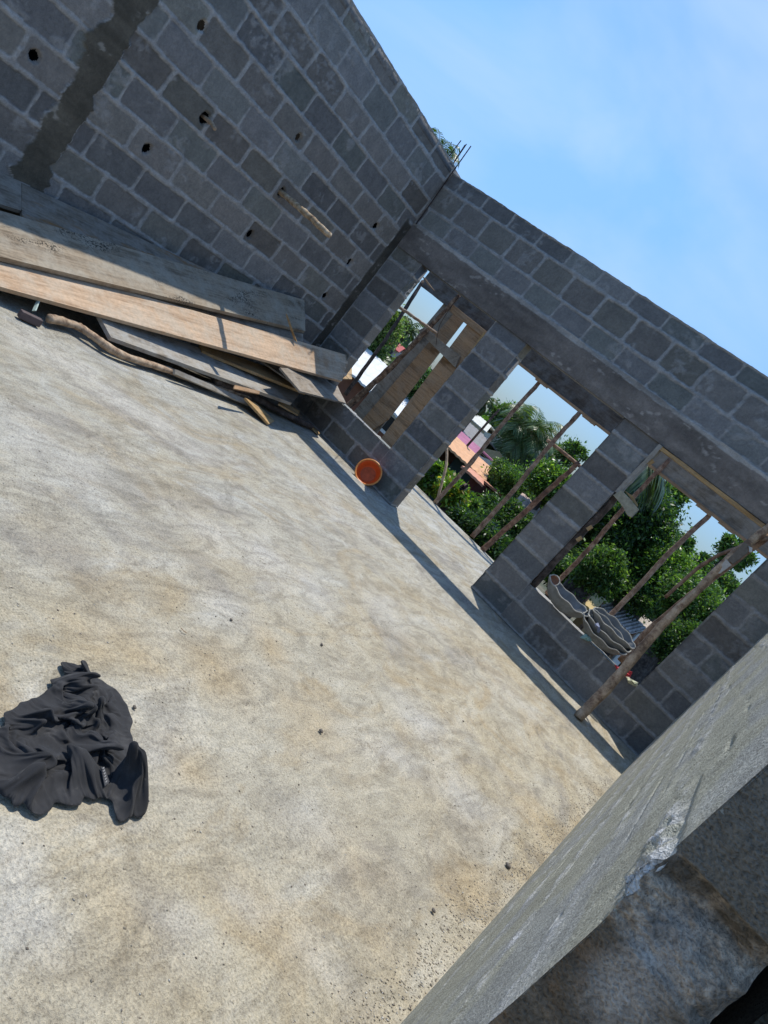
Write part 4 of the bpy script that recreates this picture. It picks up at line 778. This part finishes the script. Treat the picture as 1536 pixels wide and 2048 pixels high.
def tree(name, c_, rad, n, tints, lb, size=.17, asp=.17, group='trees beyond the slab', K=38, gap=.42, cat='tree'):
    c_ = np.array(c_, float); rad = np.array(rad, float); e = empty(name, (c_[0], c_[1], GZ), label=lb, cat=cat, group=group)
    cs = []; rs = []
    for k in range(K):
        d = rng.normal(size=3); d /= np.linalg.norm(d); q = c_+d*rad*rng.uniform(.25, 1.02); cs.append(q); rs.append(rad.mean()*rng.uniform(.12, .42)*np.ones(3)*np.array([1, 1, .8]))
    V, Q, T = leaves(int(n*1.9), cs, rs, size*.55, asp*1.15, tints); v2, q2, t2 = leaves(int(n*.7), [c_], [rad*1.0], size*.6, asp*1.2, tints); Q = np.vstack([Q, q2+len(V)]); V = np.vstack([V, v2]); T = np.vstack([T, t2])
    sh = .75+.5*rng.random(len(cs)); mesh('crown', V, Q, LEAF, e, colattr=T)
    mb = MB(); base = np.array([c_[0], c_[1], GZ]); mid = c_-np.array([0, 0, rad[2]*.45]); mb.tube([base, lerp(base, mid, .5)+np.array([.15, .1, 0]), mid], [.22, .17, .12], 8, .08)
    for q in cs[:12]: mb.tube([mid, lerp(mid, q, .5)+rng.normal(size=3)*.1, q], [.09, .05, .02], 6, .05)
    mb.build('trunk', BARKD, e, smooth=True); return e
def frond(base, az, el, ln, parent, w=.5, dr=1.0, tints=None, nl=34, name='frond'):
    tints = tints or [(.07, .12, .03), (.10, .15, .045), (.05, .09, .025)]
    V = []; Q = []; T = []; P = []; p_ = np.array(base, float); e_ = el; seg = 14
    for i in range(seg+1):
        P.append(p_.copy()); d = np.array([math.cos(az)*math.cos(e_), math.sin(az)*math.cos(e_), math.sin(e_)]); p_ = p_+d*ln/seg; e_ -= dr*(.05+.13*i/seg)
    side = np.array([-math.sin(az), math.cos(az), 0])
    mb = MB(); tt = np.array(random.choice(tints)); mb.tube(P, [.022*(1-.85*i/seg) for i in range(seg+1)], 5, c=(.14, .15, .06))
    for s_ in (-1, 1):
        for k in range(nl):
            f = .12+.88*k/nl; i = min(int(f*seg), seg-1); q = lerp(P[i], P[i+1], f*seg-i); d = P[i+1]-P[i]; d /= np.linalg.norm(d)
            l_ = w*(math.sin(math.pi*min(1, f*.92+.06))**.6)*(.85+.3*random.random()); out = side*s_*.8+d*.55+np.array([0, 0, -.15-.35*random.random()]); out /= np.linalg.norm(out); n_ = np.cross(out, d); n_ /= np.linalg.norm(n_)+1e-9; wd = .017+.01*random.random()
            b_ = np.cross(out, n_)*wd; m_ = q+out*l_*.5; t_ = q+out*l_+np.array([0, 0, -.22*l_]); c = tuple(np.array(random.choice(tints))*random.uniform(.7, 1.3))
            mb.add([q-b_*.5, m_-b_, t_, m_+b_], [(0, 1, 2, 3)], c)
    return mb.build(name, PALMLEAF, parent, colattr=True)
def palm(c_, ln, n, lb, w=.5, gz=GZ, tints=None, nl=34, group='palms beyond the slab', els=(1.25, -.25), dr=1):
    c_ = np.array(c_, float); e = empty('palm_tree', (c_[0], c_[1], gz), label=lb, cat='palm tree', group=group)
    mb = MB(); mb.tube([(c_[0]+.3, c_[1], gz), (c_[0]+.12, c_[1], (gz+c_[2])/2), tuple(c_)], [.17, .13, .11], 9, .05); mb.build('trunk', BARKD, e, smooth=True)
    for k in range(n):
        frond(c_, 2*math.pi*(k*.381966*1.0)+random.uniform(-.2, .2), els[0]+(els[1]-els[0])*k/n+random.uniform(-.1, .1), ln*random.uniform(.85, 1.1), e, w, dr, tints, nl)
    return e
# --- buildings
def rhouse(lb, eL, eR, rR, rL, Ye, Yr, wallc, roofc, win=(), cat='house', group='houses beyond the slab', th=.06, back=True, corr=.02, inset=.3, drop=0):
    """pitched roof through four corners (eave left/right, ridge right/left), walls beneath it"""
    a, b = B(*eL, Ye), B(*eR, Ye); c, d = B(*rR, Yr), B(*rL, Yr)
    ze = (a[2]+b[2])/2; zr = (c[2]+d[2])/2; a[2] = b[2] = ze; c[2] = d[2] = zr; x0, x1 = min(a[0], d[0]), max(b[0], c[0])
    e = empty('house', ((x0+x1)/2, Yr, GZ), label=lb, cat=cat, group=group)
    yb = 2*Yr-Ye; A2, B2 = np.array([a[0], yb, ze]), np.array([b[0], yb, ze]); n = max(8, int((x1-x0)/.15)); mb = MB(); V = []
    for i in range(n+1):
        t = i/n; dz = corr*(i % 2); P = [lerp(a, b, t), lerp(d, c, t), lerp(A2, B2, t)]
        for q in P: V.append(q+np.array([0, 0, dz]))
        for q in P[::-1]: V.append(q+np.array([0, 0, dz-th]))
    mb.add(V, [(i*6+j, (i+1)*6+j, (i+1)*6+(j+1) % 6, i*6+(j+1) % 6) for i in range(n) for j in range(6)]+[(5, 4, 3, 2, 1, 0), tuple(n*6+j for j in range(6))])
    mb.build('roof', mat_plain('roof_sheet', roofc, .65, var=.35, sc=3), e)
    k = inset; f = k/max(.3, Yr-Ye); wx0, wx1 = a[0]+k, b[0]-k; y0, y1 = Ye+k, yb-k; zt = ze+(zr-ze)*f-th-.02
    mb = MB(); mb.box((wx0, y0, GZ), (wx1, y1, zt)); zp = zr-th-.03
    mb.add([(wx0, y0, zt), (wx0, y1, zt), (wx0, Yr, zp), (wx1, y0, zt), (wx1, y1, zt), (wx1, Yr, zp)], [(0, 1, 2), (3, 5, 4)])
    mb.build('wall', mat_plain('wall_paint', wallc, .9, var=.35, sc=4), e)
    for (px, py, ww, wh) in win:
        q = B(px, py, y0); mb = MB(); mb.box((q[0]-ww/2, y0-.05, q[2]-wh/2), (q[0]+ww/2, y0-.003, q[2]+wh/2)); fm = mb.build('window', mat_plain('white_frame', (.7, .7, .68), .6), e)
        mb = MB(); mb.box((q[0]-ww/2+.09, y0-.06, q[2]-wh/2+.09), (q[0]+ww/2-.09, y0-.052, q[2]+wh/2-.09)); mb.build('pane', mat_plain('dark_pane', (.02, .025, .03), .2, bmp=0), fm)
    return e
rhouse('house with white metal roof and reddish brown wall seen through the left window', (640, 690), (812, 846), (868, 812), (700, 668), 10, 12.6, (.20, .085, .05), (.66, .655, .63), win=[(775, 845, .75, .6)])
rhouse('small distant house with red tiled roof through the left window', (755, 672), (800, 702), (812, 694), (766, 664), 26, 28, (.5, .45, .38), (.38, .07, .05))
rhouse('low house with pale grey roof just behind the white roofed house', (700, 655), (760, 706), (775, 700), (712, 648), 19, 21, (.06, .06, .075), (.46, .48, .5))
rhouse('house with weathered grey roof through the doorway left of the props', (880, 824), (962, 900), (975, 880), (900, 808), 20, 22.4, (.42, .33, .19), (.22, .205, .195))
rhouse('house with purple roof in the doorway view above the orange roof', (862, 826), (948, 910), (962, 896), (890, 836), 15.5, 17.6, (.60, .55, .47), (.36, .12, .19))
rhouse('house with bright orange roof through the doorway', (880, 868), (966, 968), (982, 936), (906, 868), 11.6, 14, (.035, .06, .055), (.62, .33, .16), inset=.6)
rhouse('lean-to porch with pinkish orange roof in front of the orange roof', (925, 930), (966, 972), (970, 958), (938, 938), 10.4, 11.3, (.09, .03, .025), (.60, .27, .16), corr=.01)
rhouse('small white walled outbuilding glimpsed among trees through the doorway', (1032, 1000), (1068, 1036), (1080, 1018), (1045, 985), 11, 11.9, (.66, .63, .58), (.42, .30, .24), group='huts', inset=.08)
rhouse('far cream building high behind the grey roof in the doorway', (905, 810), (975, 862), (985, 850), (915, 798), 30, 33, (.66, .62, .5), (.58, .55, .46), inset=.2)
rhouse('white walled shed with tan board roof seen through the right window', (1249, 1233), (1286, 1266), (1307, 1248), (1277, 1220), 9, 10.2, (.56, .56, .54), (.42, .35, .27), cat='shed', group='huts', inset=.06, corr=.006)
rhouse('lower white walled shed at the foot of the leaning log', (1262, 1318), (1306, 1352), (1312, 1338), (1276, 1308), 7.2, 8.2, (.55, .56, .55), (.45, .46, .46), cat='shed', group='huts', inset=.03, corr=.0)
rhouse('hut with golden thatch roof behind the pans in the right window', (1160, 1200), (1202, 1240), (1224, 1214), (1184, 1174), 11, 12.6, (.30, .22, .12), (.48, .36, .16), cat='hut', group='huts', inset=.2)
q = B(1232, 1245, 8); e = empty('corrugated_lean_to', (q[0], 8.4, GZ), label='rusty white corrugated sheet roof lean-to beside the tan roofed shed', cat='shelter')
mb = MB(); V = []; a = B(1196, 1214, 8.0); b = B(1262, 1268, 8.0); c = B(1218, 1212, 8.7); n = 40
for i in range(n+1):
    t = i/n; dz = .02*math.sin(i*1.6); xx = a[0]+(b[0]-a[0])*t; V += [(xx, 8.0, b[2]+dz), (xx+.1, 8.7, b[2]+.22+dz)]
mb.add(V, [(2*i, 2*i+2, 2*i+3, 2*i+1) for i in range(n)]); o = mb.build('roof_sheet', mat_plain('rusty_sheet', (.55, .47, .43), .6, var=.9, sc=7), e)
m = o.modifiers.new('solid', 'SOLIDIFY'); m.thickness = .01
for xx in (a[0], b[0]): mb = MB(); mb.tube([(xx, 8.3, GZ), (xx, 8.3, b[2]+.08)], .04, 6); mb.build('post', BARK, e)
q0, q1 = B(943, 880, 14), B(990, 828, 14); pole('utility_pole', [(q0[0], 14, GZ), (q0[0]+.02, 14, q0[2]), (q0[0]+.04, 14, q1[2]+.2)], .04, BARKD, label='thin dark utility pole standing before the grey roof', cat='pole')
# --- vegetation: radii given in photo pixels at the crown's distance (right, up) plus depth ratio
def PT(name, px, py, Y, rx, rz, n, tints, lb, depth=.9, **k):
    q = B(px, py, Y); d = (q-CAM)@Fv; u = d/FPX*.82
    return tree(name, q, (rx*u, max(rx*u*depth, .3), rz*u), n, tints, lb, **k)
def PP_(px, py, Y, rpx, n, lb, **k):
    q = B(px, py, Y); d = (q-CAM)@Fv; ln = rpx*d/FPX; return palm(q, ln, n, lb, w=k.pop('w', ln*.3), **k)
G_MANGO = [(.06, .12, .03), (.09, .165, .04), (.045, .09, .028), (.13, .20, .06)]
G_BRIGHT = [(.14, .24, .04), (.20, .30, .05), (.09, .18, .03)]
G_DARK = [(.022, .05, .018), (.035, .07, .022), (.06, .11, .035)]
G_OLIVE = [(.13, .19, .06), (.18, .23, .09), (.10, .16, .05)]
PT('mango_tree', 765, 662, 13, 48, 62, 9000, G_OLIVE, 'light olive bushy tree filling the left window between wall and pole', size=.2, asp=.16)
PP_(812, 660, 18, 44, 16, 'palm behind the olive tree in the left window')
PP_(790, 745, 14, 55, 14, 'lower palm with pale fronds left of the column formwork', tints=[(.13, .18, .07), (.09, .14, .05)])
PP_(868, 306, 22, 62, 20, 'palm whose frond tips show over the wall corner', els=(1.3, .0), nl=26, w=.75)
PT('mango_tree', 850, 790, 12, 60, 60, 5000, G_DARK, 'dark tree seen between the column formwork boards', size=.2)
PP_(968, 800, 20, 42, 18, 'palm with drooping fronds beside the middle pier', els=(1.2, -.9), dr=1.7)
PT('mango_tree', 1012, 838, 40, 42, 34, 9000, G_MANGO, 'rounded tree on the skyline behind the central palm', size=.4)
PP_(1056, 862, 24, 78, 34, 'central palm with wide fronds in the doorway view', els=(1.35, -.9), nl=44, w=.85, tints=[(.06, .11, .035), (.10, .16, .06), (.15, .20, .09)])
PP_(1092, 898, 27, 56, 22, 'smaller palm right behind the central palm')
PT('mango_tree', 1050, 935, 30, 60, 30, 7000, G_DARK+G_MANGO, 'dark foliage under the central palm crown', size=.25)
PT('mango_tree', 1018, 968, 12.5, 58, 42, 15000, G_MANGO, 'glossy mango tree below the central palm', size=.15, asp=.2)
PT('mango_tree', 1104, 968, 11.5, 60, 44, 18000, G_MANGO+G_BRIGHT, 'sunny mango tree right of the middle doorway prop', size=.14, asp=.2)
PT('mango_tree', 1010, 1040, 8.5, 70, 46, 13000, G_DARK+G_MANGO, 'dark leafy tree low behind the slab edge in the doorway', size=.13)
PT('mango_tree', 1142, 905, 22, 36, 34, 1700, G_MANGO, 'airy sparse tree on the skyline right of the doorway props', size=.22, K=16)
PT('shrub', 905, 985, 5.2, 40, 30, 3000, G_BRIGHT+[(.26, .20, .03)], 'yellow-green croton shrub at the slab edge left in the doorway', size=.16, asp=.2, cat='shrub', group='shrubs')
PT('shrub', 868, 955, 5.6, 34, 36, 2400, G_BRIGHT+G_OLIVE, 'broad-leaved shrub close to the middle pier in the doorway', size=.22, asp=.22, cat='shrub', group='shrubs')
PT('shrub', 925, 1005, 5.8, 55, 30, 4000, G_OLIVE+G_MANGO, 'low spreading shrub behind the slab edge props', size=.15, cat='shrub', group='shrubs')
PT('shrub', 975, 1075, 4.2, 95, 34, 9000, G_DARK, 'dark hedge tight below the slab edge in the doorway', size=.12, cat='shrub', group='shrubs', K=40)
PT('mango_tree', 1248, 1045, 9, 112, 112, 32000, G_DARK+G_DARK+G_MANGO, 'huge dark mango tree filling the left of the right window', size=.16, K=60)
PT('mango_tree', 1130, 1150, 17, 60, 44, 6000, G_DARK+G_MANGO, 'small shadowed tree low at the left edge of the right window', size=.2)
PT('mango_tree', 1215, 1180, 19, 60, 30, 6000, G_DARK+G_MANGO, 'low dark tree far behind the golden thatch hut', size=.22)
PT('mango_tree', 1300, 1300, 13, 60, 60, 6000, G_DARK+G_MANGO, 'dark low tree behind the tan roofed shed', size=.2)
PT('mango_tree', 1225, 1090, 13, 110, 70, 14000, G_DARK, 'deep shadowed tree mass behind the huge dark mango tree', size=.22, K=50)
PT('mango_tree', 1310, 1020, 11, 46, 90, 11000, G_MANGO+G_OLIVE, 'tall mango tree edge lit against the sky in the right window', size=.17, K=36)
PT('mango_tree', 1200, 1140, 7.5, 60, 60, 11000, G_MANGO, 'dark green bough low left in the right window', size=.13, K=30)
PT('mango_tree', 1335, 1152, 9, 105, 66, 30000, G_BRIGHT+G_MANGO, 'bright yellow-green mango tree in the middle of the right window', size=.12, K=50, asp=.2)
PT('mango_tree', 1262, 1182, 8.5, 80, 40, 12000, G_MANGO+G_DARK, 'shaded foliage above the thatch hut in the right window', size=.12, K=30)
PT('mango_tree', 1392, 1208, 7, 86, 54, 18000, G_MANGO, 'leafy tree behind the leaning log low in the right window', size=.11, K=36)
PT('mango_tree', 1362, 1290, 6.2, 60, 60, 12000, G_DARK+G_MANGO, 'shadowy shrub tree at the lower right corner of the right window', size=.10, K=30)
PT('mango_tree', 1362, 1092, 28, 28, 30, 5000, G_MANGO, 'distant round tree on the skyline in the right window', size=.24)
PT('mango_tree', 1432, 1150, 24, 70, 24, 7000, G_MANGO+G_DARK, 'distant treetops left of the small palm in the right window', size=.26)
PP_(1408, 1128, 26, 26, 14, 'small distant palm on the skyline in the right window')
PT('mango_tree', 1470, 1104, 13, 42, 40, 2600, G_MANGO, 'airy sapling crown on the skyline beside the wood block', size=.18, K=18)
# coconut palm whose big fronds hang into the right window
q = B(1165, 990, 6.3); qz = B(1290, 905, 6.3)[2]; e = empty('palm_tree', (q[0], q[1], GZ), label='coconut palm with large drooping fronds at the top of the right window', cat='palm tree', group='palms beyond the slab')
mb = MB(); mb.tube([(q[0]-.06, 6.3, GZ), (q[0]-.02, 6.3, 0), (q[0], 6.3, qz)], [.15, .12, .10], 9, .05); mb.build('trunk', BARKD, e, smooth=True)
for az, el, ln, w_ in ((.15, .15, 1.35, .62), (-.35, -.05, 1.25, .62), (-.9, -.1, 1.3, .55), (.6, .1, 1.3, .55), (1.6, .1, 1.2, .5)):
    frond((q[0], 6.3, qz), az, el, ln, e, w_, 1.1, [(.05, .09, .03), (.09, .14, .055), (.04, .07, .025)], 48)
# far wooded skyline as one mass
cs = []
for k in range(90):
    a = random.uniform(-1.15, .45); d = random.uniform(60, 90); cs.append((5+d*math.sin(a), -6+d*math.cos(a), GZ+1.6+random.uniform(-.5, 1.2)))
V, Q, Tn = leaves(26000, cs, [np.array([5, 3, 2.2])]*90, .9, .35, G_MANGO); o = mesh('far_woods', V, Q, LEAF, colattr=Tn); tag(o, kind='stuff', label='far line of trees along the horizon', cat='woods')
